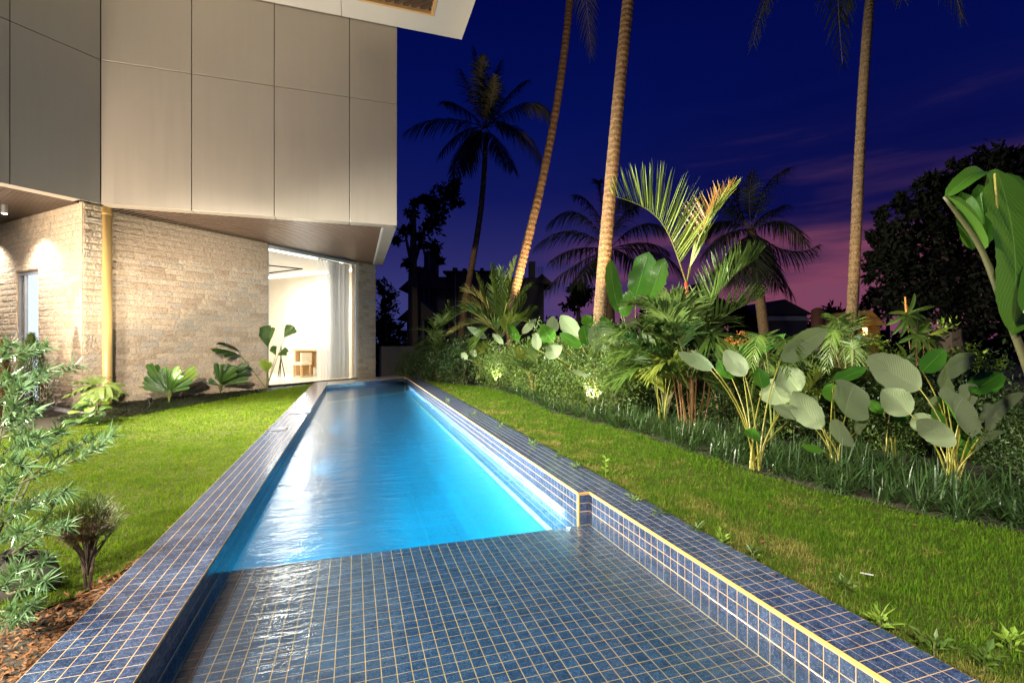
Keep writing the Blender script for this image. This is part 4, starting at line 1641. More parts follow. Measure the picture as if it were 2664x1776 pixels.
for i, (px, d, sc, lab) in enumerate(BACK):
    p = AT(px, HY, d)
    shrub('bed_shrub', HD[i % 3] if i % 2 else HG[i % 4], lab, 'shrub', (p[0], p[1], -.05), random.random() * 6, (sc, sc, sc * .93), 'shrubs filling the back of the bed')
# flowering and lime shrubs
OR = shrub_mesh(50, 500, .35, .35, .16, .055, .020, M['orange_leaf'])
p = AT(1925, 868, 8.6)
t = thing('orange_shrub', 'shrub with orange young leaves beside the red-stemmed palm', 'shrub', (p[0], p[1], -.05))
o = local('foliage', HG[1][0], t)
o.scale = (.85, .85, 1.18)
o = local('orange_tips', OR[0], t)
o.location = (0, 0, 1.16)
o = local('branch_work', HG[1][1], t)
o.scale = (.85, .85, 1.15)
LM = shrub_mesh(51, 420, .34, .34, .30, .075, .03, M['lime_leaf'])
for px, py, d, lab in ((2520, 930, 6.6, 'lime green leafy shrub behind the rightmost broad-leaved clump'), (2275, 905, 7.2, 'yellow-green shrub at the foot of the third tall palm trunk')):
    p = AT(px, py, d)
    t = thing('lime_shrub', lab, 'shrub', (p[0], p[1], -.05))
    o = local('foliage', LM[0], t)
    o.location = (0, 0, max(.1, p[2] - .25))
    o = local('branch_work', HG[2][1], t)
    o.scale = (.5, .5, 1.0)


# ---- broad-leaved clumps (leaf base, leaf tip, width in photo pixels; depth of base and tip)
def broad(name, label, cat, basepx, d, leafs, stalkmat='petiole', group=None, leafm='calathea'):
    b0 = AT(*basepx, d)
    b0[2] = -.05
    t = thing(name, label, cat, b0, 0, group)
    for (bx, by, tx, ty, w, dd, td, top) in leafs:
        p0, p2 = AT(bx, by, d + dd), AT(tx, ty, d + dd + td)
        f = TOCAM * .9 + UP * (.75 if top else -.25) + RIGHT * random.uniform(-.25, .25)
        B = MB()
        wd_ = w / F_PX * (d + dd) * (1.0 if leafm == 'banana' else 1.16 if w < 90 else 1.04)
        # the upper side of a leaf is its front face: an underside shows when the leaf is turned away
        bw, fo = random.uniform(.03, .12), random.uniform(.02, .22)
        blade(B, p0, p2, wd_, f if top else -f, bow=-bw if top else bw, fold=fo if top else -fo, prof=LONG if leafm == 'banana' else OVATE if w < 90 else ROUND, ns=18, nw=8, wave=random.uniform(.03, .11), twist=random.uniform(-.55, .55), ragged=.07 if leafm == 'banana' else .03)
        B.obj('leaf', M[leafm], t, smooth=True)
        B = MB()
        q = b0 + RIGHT * random.uniform(-.05, .05) + TOCAM * random.uniform(-.05, .05)
        m_ = q * .45 + p0 * .55 + (q - p0) * np.array([.22, .22, 0])
        tube(B, through(q, m_, p0 + (p2 - p0) * .03, 9), np.linspace(.011, .0055, 9), 6)
        B.obj('stalk', M[stalkmat], t, smooth=True)
    return t


K1 = [(1852, 963, 1762, 916, 28, 0, .05, 0), (1858, 958, 1797, 910, 14, .1, .1, 0), (1939, 978, 1886, 910, 48, .1, .15, 0), (1919, 922, 2044, 868, 38, .7, .1, 1),
      (2029, 935, 2153, 858, 62, .35, .1, 0), (2082, 1019, 2026, 953, 62, .25, .2, 0), (2040, 1052, 2000, 985, 72, .45, .25, 0), (1960, 1145, 1958, 1112, 36, -.15, .15, 1), (1905, 985, 1868, 935, 40, .3, .15, 1), (2062, 1090, 2052, 1045, 50, .5, .15, 0), (1985, 1010, 1972, 955, 44, .5, .1, 1)]
broad('broad_leaf_plant', 'tall broad-leaved clump with yellow stalks, leftmost of the three near clumps', 'plant', (1965, 1200), 5.15, K1, group='broad-leaved clumps in the bed')
K2 = [(2138, 1116, 2062, 1017, 60, 0, .15, 0), (2143, 1112, 2085, 1048, 40, .1, .15, 0), (2199, 1081, 2222, 998, 112, .2, .2, 0), (2186, 1155, 2190, 1098, 80, -.15, .18, 0),
      (2090, 1085, 2013, 1057, 33, .15, .05, 0), (2145, 1172, 2086, 1160, 20, -.1, 0, 1), (2166, 990, 2255, 955, 30, .6, .1, 1), (2120, 1085, 2128, 1030, 60, .35, .15, 0), (2225, 1125, 2262, 1078, 46, .2, .1, 0), (2170, 1050, 2168, 995, 50, .6, .1, 1)]
broad('broad_leaf_plant', 'middle broad-leaved clump with round grey leaf in front', 'plant', (2175, 1205), 5.0, K2, group='broad-leaved clumps in the bed')
K3 = [(2396, 1012, 2258, 925, 78, .25, .1, 0), (2369, 1077, 2294, 1013, 64, .1, .1, 0), (2464, 1052, 2468, 978, 124, .25, .22, 0), (2493, 1105, 2507, 1032, 142, 0, .2, 0),
      (2564, 1119, 2668, 1022, 60, .05, .1, 0), (2486, 1160, 2385, 1091, 54, -.1, .05, 0), (2536, 1172, 2622, 1119, 30, -.1, .05, 0), (2487, 1182, 2532, 1100, 66, .12, .12, 1),
      (2465, 1122, 2424, 1058, 42, .18, .1, 1), (2526, 1022, 2607, 968, 52, .5, .1, 1), (2440, 985, 2538, 920, 48, .6, .15, 0), (2398, 968, 2460, 908, 44, .9, .1, 1), (2420, 1120, 2380, 1075, 50, .25, .1, 0), (2545, 1090, 2590, 1060, 44, .3, .1, 0), (2450, 1080, 2440, 1030, 60, .4, .1, 0), (2505, 1060, 2540, 1000, 54, .45, .1, 0)]
broad('broad_leaf_plant', 'rightmost broad-leaved clump with many grey-backed leaves', 'plant', (2480, 1290), 4.55, K3, group='broad-leaved clumps in the bed')
K4 = [(1440, 890, 1408, 843, 38, .1, .1, 1), (1436, 866, 1440, 822, 32, .3, .1, 0), (1505, 880, 1458, 820, 40, .2, .1, 0), (1530, 898, 1518, 846, 42, .1, .1, 1), (1515, 902, 1456, 866, 30, 0, .1, 1),
      (1530, 850, 1526, 818, 32, .4, .1, 1), (1566, 916, 1569, 834, 72, -.1, .15, 0), (1450, 930, 1430, 898, 44, -.2, .12, 0), (1585, 1015, 1572, 972, 18, -.5, .05, 1), (1543, 983, 1480, 962, 12, -.5, .05, 0),
      (1398, 910, 1394, 865, 24, .1, .1, 0), (1590, 850, 1562, 824, 30, .4, .1, 1)]
broad('broad_leaf_plant', 'bright green broad-leaved clump in front of the second palm trunk', 'plant', (1560, 1000), 9.6, K4, group='broad-leaved clumps in the bed')
K5 = [(1310, 895, 1280, 868, 16, 0, .1, 0), (1350, 888, 1322, 835, 26, 0, .1, 1), (1358, 868, 1396, 828, 18, .1, .1, 0), (1216, 934, 1200, 918, 16, -.2, .05, 0), (1240, 925, 1222, 912, 18, -.1, .05, 0), (1266, 880, 1215, 850, 20, .1, .1, 0)]
broad('broad_leaf_plant', 'small pale broad-leaved clump under the far bushy palm', 'plant', (1310, 985), 14.9, K5, group='broad-leaved clumps in the bed')
K7 = [(1700, 905, 1668, 868, 30, 0, .1, 0), (1735, 930, 1716, 884, 34, -.1, .1, 1), (1690, 960, 1652, 925, 28, -.1, .1, 0), (1752, 965, 1772, 925, 26, -.1, .1, 1)]
broad('broad_leaf_plant', 'small broad-leaved clump left of the red stem canes', 'plant', (1722, 1085), 7.9, K7, group='broad-leaved clumps in the bed')
K8 = [(2300, 1075, 2262, 1040, 34, 0, .1, 1), (2318, 1060, 2330, 1010, 30, .1, .1, 0), (2330, 1095, 2362, 1060, 28, -.1, .1, 1)]
broad('broad_leaf_plant', 'small low green clump between the middle and rightmost broad-leaved clumps', 'plant', (2315, 1190), 5.3, K8, group='broad-leaved clumps in the bed')
K6 = [(1614, 815, 1588, 674, 46, 0, .1, 1), (1652, 775, 1688, 655, 64, .1, .1, 1), (1688, 785, 1728, 672, 48, 0, .1, 1), (1622, 825, 1640, 755, 36, -.1, .1, 1)]
broad('banana_plant', 'upright lime green paddle leaves right of the second palm trunk', 'plant', (1650, 985), 9.6, K6, 'greenstalk', None, 'banana')


# ---- feather palms
def frond(B, pts, ll, wd, n=34, ang=52, lift=.35, droop=.35, upref=None, one=0, segs=3, r=None, stalk=.12):
    """a feather leaf: leaflets set in two ranks along the rachis pts"""
    pts = np.asarray(pts, float)
    k = len(pts)
    s = np.linspace(stalk, .995, n)
    ti = np.linspace(0, 1, k)
    P = np.stack([np.interp(s, ti, pts[:, i]) for i in range(3)], 1)
    Tg = nrm(np.gradient(pts, axis=0))
    T = nrm(np.stack([np.interp(s, ti, Tg[:, i]) for i in range(3)], 1))
    u = UP if upref is None else np.asarray(upref, float)
    S = nrm(np.cross(T, u) + 1e-4)
    Nn = np.cross(S, T)
    prof = np.sin(np.pi * np.clip(s * .86 + .10, 0, 1)) ** .7 * .92 + .08
    a = np.radians(ang) * (1 - .45 * s ** 2)
    for sg in (-1, 1):
        if one and sg != one:
            continue
        D = T * np.cos(a)[:, None] + S * (sg * np.sin(a))[:, None] * (1 - .3 * lift) + Nn * lift
        D = nrm(D + rng.normal(size=D.shape) * .07)
        L = ll * prof * rng.uniform(.9, 1.08, n)
        strips(B, P, D, L, wd * (.5 + .5 * prof), droop * rng.uniform(.6, 1.3, n), segs, side=nrm(np.cross(D, Nn) + .15 * rng.normal(size=D.shape)), r=rng.random(n) if r is None else r)


def palm_leaf(parent, pts, ll, wd, m, stem='greenstalk', r0=.012, **kw):
    B = MB()
    frond(B, pts, ll, wd, **kw)
    o = B.obj('frond', M[m], parent)
    B = MB()
    tube(B, pts, np.linspace(r0, r0 * .25, len(pts)), 5)
    s = B.obj('rachis', M[stem], parent)
    # the rachis is a piece of its frond
    s.parent = o
    s.matrix_parent_inverse = Matrix.Identity(4)
    return o


# red-stemmed palm
D0 = 7.5
rb = AT(1800, 1110, D0)
rb[2] = -.05
t = thing('red_stem_palm', 'palm clump with one tall bright red stem and lime fronds', 'palm', rb)
top = AT(1785, 735, D0)
tp = through(rb, (rb + top) / 2 + RIGHT * .03, top, 21)
B = MB()
tube(B, tp[:13], np.linspace(.036, .032, 13), 10)
B.obj('lower_trunk', M['canestem'], t, smooth=True)
B = MB()
tube(B, tp[12:], np.linspace(.034, .026, 9), 10)
B.obj('red_crownshaft', M['redstem'], t, smooth=True)


def PXS(lst, d, dd=0.):
    n_ = len(lst)
    raw = np.array([AT(x, y, d + dd * i_ / (n_ - 1)) for i_, (x, y) in enumerate(lst)])
    tt = np.linspace(0, 1, n_)
    f = np.linspace(0, 1, 16)
    out = np.stack([np.interp(f, tt, raw[:, i_]) for i_ in range(3)], 1)
    for _ in range(3):
        out[1:-1] = (out[:-2] + 2 * out[1:-1] + out[2:]) / 4
    return out


palm_leaf(t, PXS([(1785, 735), (1770, 690), (1752, 635), (1722, 572), (1670, 532), (1594, 509)], D0, -.3),   .86, .044, 'palm_lime', 'petiole', .013, n=46, ang=34, lift=.95, droop=.02, upref=RIGHT * .75 + UP * .6 + TOCAM * .35, stalk=.22)
palm_leaf(t, PXS([(1787, 735), (1795, 685), (1819, 619), (1848, 562), (1908, 488)], D0, .25), .66, .042, 'palm_lime', 'petiole', .012, n=36, ang=30, lift=.35, droop=.03, upref=-RIGHT * .6 + UP * .5 + TOCAM * .6, one=1, stalk=.2)
palm_leaf(t, PXS([(1787, 735), (1800, 680), (1826, 610), (1850, 555), (1905, 486)], D0 + .05, .3), .62, .034, 'palm_red', 'petiole', .010, n=24, ang=48, lift=.55, droop=.03, upref=-RIGHT * .8 + UP * .5 + TOCAM * .3, stalk=.45)
palm_leaf(t, PXS([(1800, 890), (1842, 815), (1870, 759), (1921, 703), (1972, 670)], D0 - .1, .1), .66, .040, 'palm', 'greenstalk', .012, n=42, ang=38, lift=.7, droop=.04, upref=-RIGHT * .7 + UP * .7 + TOCAM * .3, stalk=.22)
palm_leaf(t, PXS([(1805, 920), (1850, 845), (1920, 800), (1982, 775)], D0 - .2, -.1), .55, .038, 'palm', 'greenstalk', .011, n=34, ang=36, lift=.6, droop=.1, upref=UP, stalk=.25)
for i, (path, m_) in enumerate([
        ([(1795, 960), (1770, 870), (1715, 800), (1640, 790)], 'palm'), ([(1793, 980), (1745, 890), (1670, 850), (1580, 880)], 'palm'),
        ([(1790, 970), (1765, 880), (1735, 820), (1690, 790)], 'palm'), ([(1790, 1000), (1740, 930), (1680, 905), (1600, 930)], 'palm'),
        ([(1795, 960), (1785, 870), (1775, 810), (1745, 770)], 'palm'), ([(1798, 970), (1825, 900), (1850, 860), (1850, 900)], 'palm'),
        ([(1790, 1010), (1735, 960), (1670, 950), (1610, 990)], 'palm'), ([(1800, 980), (1815, 900), (1838, 850), (1890, 840)], 'palm'),
        ([(1790, 980), (1772, 890), (1742, 850), (1660, 835)], 'palm'), ([(1796, 985), (1790, 900), (1800, 850), (1830, 810)], 'palm'), ([(1786, 1000), (1720, 930), (1640, 880), (1575, 845)], 'palm'), ([(1792, 1010), (1765, 960), (1735, 940), (1690, 965)], 'palm_lime'), ([(1800, 1000), (1830, 950), (1865, 945), (1900, 985)], 'palm')]):
    palm_leaf(t, PXS(path, D0 - .15 * (i % 3), -.25), .70, .046, m_, 'greenstalk', .011, n=46, ang=52, lift=.25, droop=.35, stalk=.3)
for k in range(13):
    a = AT(1770 + 5 * k, 1115, D0 - .1 + .05 * (k % 4))
    a[2] = -.05
    e = AT(1745 + 8.5 * k + random.uniform(-12, 12), 985 + random.uniform(-30, 40), D0 - .1 + .05 * (k % 4))
    B = MB()
    tube(B, [a, (a + e) / 2 + RIGHT * random.uniform(-.02, .02), e], np.linspace(.013, .008, 3), 6)
    B.obj('cane', M['canestem'], t)

# bushy palm in front of the leaning trunk
D1 = 15.3
pb = AT(1301, 985, D1)
pb[2] = -.05
t = thing('bushy_palm', 'bushy pale palm in front of the leaning palm trunk', 'palm', pb)
B = MB()
tube(B, [pb, AT(1301, 880, D1)], [.09, .06], 9)
B.obj('trunk', M['bark'], t)
for i, (mx, my, tx, ty, m_, dd) in enumerate([(1285, 770, 1277, 694, 'palm', .1), (1322, 760, 1344, 676, 'palm_lime', .2), (1260, 790, 1210, 760, 'palm_dry', 0), (1238, 810, 1166, 838, 'palm', -.3),
                                              (1345, 790, 1378, 752, 'palm', .2), (1345, 820, 1368, 780, 'palm', -.1), (1250, 840, 1172, 868, 'palm_dry', -.4), (1270, 800, 1240, 720, 'palm', .3),
                                              (1300, 790, 1305, 700, 'palm', .4), (1350, 840, 1388, 810, 'palm', -.3), (1330, 840, 1360, 835, 'palm_lime', -.5), (1275, 850, 1235, 905, 'palm', -.5),
                                              (1262, 835, 1200, 800, 'palm', -.2), (1315, 800, 1330, 740, 'palm', -.2), (1245, 800, 1215, 790, 'palm_dry', .2)]):
    palm_leaf(t, through(AT(1301, 880, D1), AT(mx, my, D1 + dd * .6), AT(tx, ty, D1 + dd), 14), .74, .046, m_, 'petiole' if m_ == 'palm_dry' else 'greenstalk', .013, n=44, ang=42, lift=.3, droop=.22, stalk=.18)
# slim young palm near the pool end
D2 = 18.0
pb = AT(1139, 985, D2)
pb[2] = -.05
t = thing('young_palm', 'slim young palm near the far pool corner', 'palm', pb)
B = MB()
tube(B, [pb, AT(1139, 930, D2)], [.05, .035], 8)
B.obj('trunk', M['canestem'], t)
for i, (mx, my, tx, ty) in enumerate([(1120, 870, 1078, 858), (1115, 885, 1090, 905), (1140, 860, 1165, 838), (1155, 880, 1188, 885), (1160, 900, 1205, 920), (1130, 870, 1128, 838), (1150, 850, 1150, 822), (1118, 900, 1085, 925), (1158, 910, 1195, 955), (1125, 915, 1092, 960)]):
    palm_leaf(t, through(AT(1139, 930, D2), AT(mx, my, D2 - .2), AT(tx, ty, D2 - .3 + .2 * (i % 4)), 12), .62, .042, 'palm', 'greenstalk', .012, n=34, ang=48, lift=.3, droop=.35, stalk=.25)
# bushy feather palms filling the bed
def areca(seed, h=1.35):
    r_ = random.Random(seed)
    fr = []
    for k in range(12):
        a_ = k * 2.39996 + r_.uniform(-.3, .3)
        hd_ = np.array([math.cos(a_), math.sin(a_), 0])
        e_ = r_.uniform(.25, 1.0)
        p0 = hd_ * .05 + UP * .15
        p1 = hd_ * .28 + UP * h * (.45 + .3 * e_)
        p2 = hd_ * (.95 - .35 * e_) + UP * h * (.45 + .62 * e_)
        pts_ = through(p0, p1, p2, 14)
        b = MB()
        frond(b, pts_, .42, .032, n=34, ang=50, lift=.3, droop=.3, stalk=.3)
        c = MB()
        tube(c, pts_, np.linspace(.010, .003, 14), 5)
        fr.append((b.mesh('frond', M['palm'] if k % 5 else M['palm_lime']), c.mesh('rachis', M['greenstalk' if k % 3 else 'canestem'])))
    return fr


ARE = [areca(3), areca(5, 1.2)]
for i, (px, d, sc, lab) in enumerate([(1245, 15.6, 1.15, 'feathery palm low beside the slim young palm'), (1390, 11.8, 1.05, 'feathery palm left of the bright green broad-leaved clump'), (1660, 8.9, 1.05, 'feathery palm in front of the lime paddle leaves'), (1730, 8.3, 1.0, 'feathery palm just left of the red stem'),
                                     (1880, 7.6, .95, 'feathery palm right of the red stem canes'), (2060, 6.6, .88, 'feathery palm behind the leftmost near broad-leaved clump'), (2180, 6.5, .85, 'feathery palm behind the middle broad-leaved clump'), (2310, 6.7, .85, 'feathery palm between the third trunk and the fan palm')]):
    p = AT(px, HY, d)
    t = thing('feather_palm', lab, 'palm', (p[0], p[1], -.05), random.random() * 6.28, 'feathery palms filling the bed')
    t.scale = (sc, sc, sc)
    for fm, rm in ARE[i % 2]:
        o = local('frond', fm, t)
        local('rachis', rm, o)
# small tufted plant on a cane behind it
pb = AT(1168, 960, 18.6)
pb[2] = -.05
t = thing('cane_plant', 'small tufted cane plant rising above the slim young palm', 'plant', pb)
hd = AT(1168, 805, 18.6)
B = MB()
tube(B, [pb, hd], [.02, .016], 6)
B.obj('cane', M['bark'], t)
B = MB()
n = 80
D = rdir(n)
strips(B, hd + rng.normal(size=(n, 3)) * .08, D + UP * .25, rng.uniform(.28, .46, n), .045, .5, 3)
B.obj('leaf_tuft', M['palm'], t)
# fan palm on the right
t_b = AT(2380, 1010, 6.3)
t_b[2] = -.05
t = thing('fan_palm', 'fan-leaved palm between the third trunk and the banana', 'palm', t_b)
for (hx, hy, rad_, n, face, m_) in ((2360, 818, 66, 11, (0, -.1, .5), 'palm'), (2383, 869, 54, 9, (.2, 0, .3), 'palm'), (2405, 880, 62, 8, (.9, 0, .3), 'palm_lime'), (2357, 932, 62, 8, (0, 0, .8), 'palm'), (2388, 850, 56, 8, (.3, .2, .5), 'palm')):
    h = AT(hx, hy, 6.3 + random.uniform(-.2, .2))
    B = MB()
    tube(B, [t_b, (t_b + h) / 2 + RIGHT * .02, h], [.010, .008, .006], 6)
    B.obj('stalk', M['canestem'], t)
    R_ = rad_ / F_PX * 6.3
    for k in range(n):
        a = k / n * 2 * math.pi + .3
        dv = RIGHT * (math.cos(a) + face[0]) + UP * (math.sin(a) * .9 - .35 + .3 * face[1]) + TOCAM * random.uniform(-.2, .5)
        dv = nrm(dv)
        B = MB()
        blade(B, h, h + dv * R_ * random.uniform(.8, 1.1) - UP * .03, .055, TOCAM + UP * .4, bow=.10, fold=.25, prof=LONG, ns=7, nw=2)
        B.obj('leaflet', M[m_], t)
B = MB()
tube(B, [AT(2358, 812, 6.25), AT(2355, 772, 6.25)], [.016, .010], 6)
B.obj('orange_bract', M['orange_leaf'], t)
# low feathery fronds between the near clumps
for (bx, by, mx, my, tx, ty, d, lab, bpy_) in ((2010, 950, 1990, 905, 1960, 985, 5.9, 'drooping young palm frond hanging behind the leftmost broad-leaved clump', 1150), (2220, 905, 2180, 880, 2140, 985, 6.2, 'feathery young palm under the third trunk', 1100), (2240, 900, 2210, 862, 2255, 960, 6.5, 'arching fronds at the foot of the third trunk', 1080)):
    g_ = AT(bx, bpy_, d)
    g_[2] = -.05
    t = thing('palm_seedling', lab, 'palm', g_)
    for k in range(4):
        o_ = np.array([random.uniform(-.2, .2), random.uniform(-.2, .2), random.uniform(-.15, .1)])
        palm_leaf(t, through(g_, AT(mx, my, d) + o_, AT(tx, ty, d) + o_ * 2.2, 14), .27, .022, 'palm', 'greenstalk', .008, n=26, ang=62, lift=.1, droop=.3, stalk=.45)


# ---- banana at the right edge
DB = 3.9
bb = AT(2800, 1180, DB)
bb[2] = -.05
t = thing('banana_plant', 'big torn banana leaves rising at the right edge', 'plant', bb)
path = PXS([(2688, 1000), (2648, 885), (2603, 780), (2557, 645), (2500, 570), (2456, 512)], DB, -.15)
B = MB()
tube(B, np.concatenate([[bb], path]), np.linspace(.034, .011, len(path) + 1), 8)
B.obj('leaf_stalk', M['banana_stalk'], t, smooth=True)
B = MB()
blade(B, AT(2560, 650, DB - .1), AT(2456, 508, DB - .15), .20, RIGHT * .8 + TOCAM * .6, bow=.05, fold=.55, prof=LONG, ns=14, nw=6)
B.obj('leaf', M['banana'], t, smooth=True)
B = MB()
blade(B, AT(2458, 515, DB - .15), AT(2565, 452, DB + .05), .14, UP * .8 + TOCAM * .8, bow=.16, fold=.3, prof=LONG, ns=14, nw=6)
B.obj('leaf', M['banana'], t, smooth=True)
for (ax, ay, bx, by, w, dd) in ((2500, 500, 2530, 650, .17, .02), (2545, 480, 2565, 640, .16, .1)):
    B = MB()
    blade(B, AT(ax, ay, DB + dd), AT(bx, by, DB + dd), w, TOCAM - RIGHT * .4, bow=.06, fold=.15, prof=LONG, ns=12, nw=6, wave=.06)
    B.obj('leaf', M['banana'], t, smooth=True)
B = MB()
blade(B, AT(2592, 440, DB + .15), AT(2634, 872, DB - .15), .54, TOCAM + RIGHT * .15 + UP * .25, bow=.05, fold=.16, prof=LONG, ns=44, nw=10, wave=.07, ragged=.045)
B.obj('leaf', M['banana'], t, smooth=True)
B = MB()
tube(B, PXS([(2588, 452), (2600, 640), (2628, 765), (2640, 842)], DB + .0, -.14), [.009] * 16, 6)
B.obj('midrib', M['petiole'], t)
B = MB()
blade(B, AT(2618, 450, DB + .3), AT(2690, 720, DB + .25), .26, TOCAM + UP * .3, bow=.08, fold=.2, prof=LONG, ns=16, nw=8, wave=.06)
B.obj('leaf', M['banana'], t, smooth=True)
B = MB()
blade(B, AT(2700, 640, DB - .3), AT(2662, 815, DB - .35), .16, TOCAM - RIGHT * .4, bow=.05, fold=.2, prof=LONG, ns=12, nw=6)
B.obj('leaf', M['banana'], t, smooth=True)


# ================================================================== COCONUT PALMS
def trunk(parent, pxs, d0, d1, r0, r1, gz=None):
    pts = PXS(pxs, d0, d1 - d0)
    f = np.linspace(0, 1, 150)
    ti = np.linspace(0, 1, len(pts))
    pts = np.stack([np.interp(f, ti, pts[:, i_]) for i_ in range(3)], 1)
    if gz is not None:
        pts = np.concatenate([[[pts[0][0], pts[0][1], gz]], pts])
    rad = np.linspace(r0, r1, len(pts)) * (1 + .012 * (np.arange(len(pts)) % 2) + .018 * rng.normal(size=len(pts)))
    B = MB()
    tube(B, pts, rad, 12)
    B.obj('trunk', M['palmbark'], parent, smooth=True)
    return pts


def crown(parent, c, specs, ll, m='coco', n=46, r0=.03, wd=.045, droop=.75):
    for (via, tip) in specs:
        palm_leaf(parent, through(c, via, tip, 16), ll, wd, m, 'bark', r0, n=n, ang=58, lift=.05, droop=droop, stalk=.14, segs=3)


def ring(c, R_, k, seed, low=-.5):
    """fronds arching out all round a crown"""
    r_ = random.Random(seed)
    out = []
    for i_ in range(k):
        a = i_ * 2.39996
        e = r_.uniform(low, 1.0)
        h = np.array([math.cos(a), math.sin(a), 0])
        tip = c + h * R_ * (1 - .35 * max(0, e)) * r_.uniform(.8, 1.05) + UP * R_ * (e * .9 - .35)
        via = c + h * R_ * .48 + UP * R_ * (e * .62 + .10)
        out.append((via, tip))
    return out


A = thing('coconut_palm', 'leaning coconut palm trunk lit amber, left of the taller pair', 'palm tree', AT(1340, 900, 17.5) * np.array([1, 1, 0]), 0, 'coconut palms')
pts = trunk(A, [(1330, 800), (1352, 705), (1400, 525), (1442, 330), (1468, 150), (1484, 0), (1490, -120), (1488, -240)], 17.4, 18.6, .165, .125, -.1)
crown(A, pts[-1], ring(pts[-1], 4.2, 15, 3), .85)
A = thing('coconut_palm', 'thick coconut palm trunk lit amber in the middle of the bed', 'palm tree', AT(1558, 900, 11.6) * np.array([1, 1, 0]), 0, 'coconut palms')
pts = trunk(A, [(1556, 900), (1562, 800), (1578, 600), (1596, 400), (1614, 200), (1634, 0), (1650, -150), (1660, -330)], 11.6, 12.6, .170, .140, -.1)
crown(A, pts[-1], ring(pts[-1], 3.6, 15, 4, -.1), .8)
A = thing('coconut_palm', 'straight coconut palm trunk at right in front of the pink sky', 'palm tree', AT(2212, 920, 12.8) * np.array([1, 1, 0]), 0, 'coconut palms')
pts = trunk(A, [(2212, 920), (2218, 800), (2232, 500), (2243, 250), (2262, 0), (2270, -60), (2276, -150)], 12.8, 13.4, .140, .105, -.1)
c_ = pts[-1]
crown(A, c_, ring(c_, 3.4, 9, 5, .25) + [(AT(2080, -150, 13.3), AT(1960, 115, 12.9)), (AT(2190, -170, 13.0), AT(2192, 165, 12.4)), (AT(2400, -160, 13.0), AT(2505, 48, 12.7)), (AT(2120, -190, 12.6), AT(1990, 30, 12.0))], .75)
# dark palm with the whole crown in view
DD = 24
A = thing('coconut_palm', 'dark coconut palm with its whole crown against the blue sky', 'palm tree', AT(1205, 900, DD) * np.array([1, 1, 0]), 0, 'coconut palms')
pts = trunk(A, [(1200, 860), (1212, 770), (1228, 690), (1248, 578), (1260, 460), (1264, 345)], DD, DD, .17, .12, -.1)
c_ = pts[-1] + UP * .25
Z6 = lambda x, y: (1020 + x / 3.92, 90 + y / 3.92)
sp = []
for (vx, vy, tx, ty, dd) in [(500, 870, 130, 1000, -.5), (700, 1000, 490, 1215, -1.2), (760, 1120, 650, 1430, -2), (1090, 1130, 1230, 1370, -1.5), (1300, 985, 1520, 1290, .4), (1360, 712, 1600, 825, .6), (1200, 610, 1372, 470, 1.4),
                           (1030, 560, 1115, 262, 1.), (890, 480, 830, 120, .3), (800, 610, 690, 350, 1.5), (700, 735, 525, 690, 1.8), (900, 500, 930, 220, -1), (1010, 690, 1050, 420, -1.2), (820, 1080, 760, 1380, 1.4), (1150, 900, 1400, 1120, -1.6), (930, 620, 900, 330, 1.6)]:
    sp.append((AT(*Z6(vx, vy), DD + dd * .5), AT(*Z6(tx, ty), DD + dd)))
crown(A, c_, sp, .95, n=58, wd=.055, droop=.7)
# dark palm behind the thick trunk
DE = 23
Z4 = lambda x, y: (950 + x / 1.96, 300 + y / 1.96)
A = thing('coconut_palm', 'low dark coconut palm spreading behind the thick lit trunk', 'palm tree', AT(1585, 900, DE) * np.array([1, 1, 0]), 0, 'coconut palms')
pts = trunk(A, [(1590, 870), (1588, 780), (1585, 650)], DE, DE, .2, .16, -.1)
sp = []
for (vx, vy, tx, ty, dd) in [(1050, 590, 868, 668, -.5), (1090, 500, 930, 560, .6), (1160, 470, 1065, 405, 1.2), (1290, 440, 1370, 480, .8), (1400, 560, 1530, 590, .4), (1410, 650, 1540, 690, -.8), (1480, 700, 1612, 805, -.5),
                           (1060, 770, 905, 905, -1.0), (1080, 680, 950, 740, -1.4), (1200, 420, 1190, 335, .2), (1330, 500, 1450, 440, 1.6), (1150, 760, 1080, 860, -1.8), (1340, 720, 1420, 850, -1.6)]:
    sp.append((AT(*Z4(vx, vy), DE + dd * .5), AT(*Z4(tx, ty), DE + dd)))
crown(A, pts[-1], sp, .95, n=54, wd=.055)
DF = 21
A = thing('coconut_palm', 'shaggy dark coconut palm right of the red-stemmed palm', 'palm tree', AT(1985, 900, DF) * np.array([1, 1, 0]), 0, 'coconut palms')
pts = trunk(A, [(1990, 880), (1975, 760), (1955, 600)], DF, DF, .22, .18, -.1)
sp = []
for (vx, vy, tx, ty, dd) in [(1900, 450, 1880, 330, .5), (1960, 420, 1975, 285, .2), (2060, 360, 2165, 265, .8), (2060, 500, 2145, 455, 1.2), (2120, 545, 2245, 650, .4), (2150, 690, 2310, 660, -.6), (2090, 760, 2175, 905, -.8),
                           (1850, 600, 1735, 700, -.8), (1830, 540, 1740, 600, .9), (1830, 460, 1710, 420, 1.0), (1880, 700, 1760, 830, -1.4), (2030, 700, 2110, 880, 1.2), (1990, 700, 2000, 860, -1.6), (1930, 700, 1880, 860, -1.2), (1850, 420, 1790, 350, .8)]:
    sp.append((AT(*Z4(vx, vy), DF + dd * .5), AT(*Z4(tx, ty), DF + dd)))
crown(A, pts[-1], sp, .95, n=54, wd=.055)


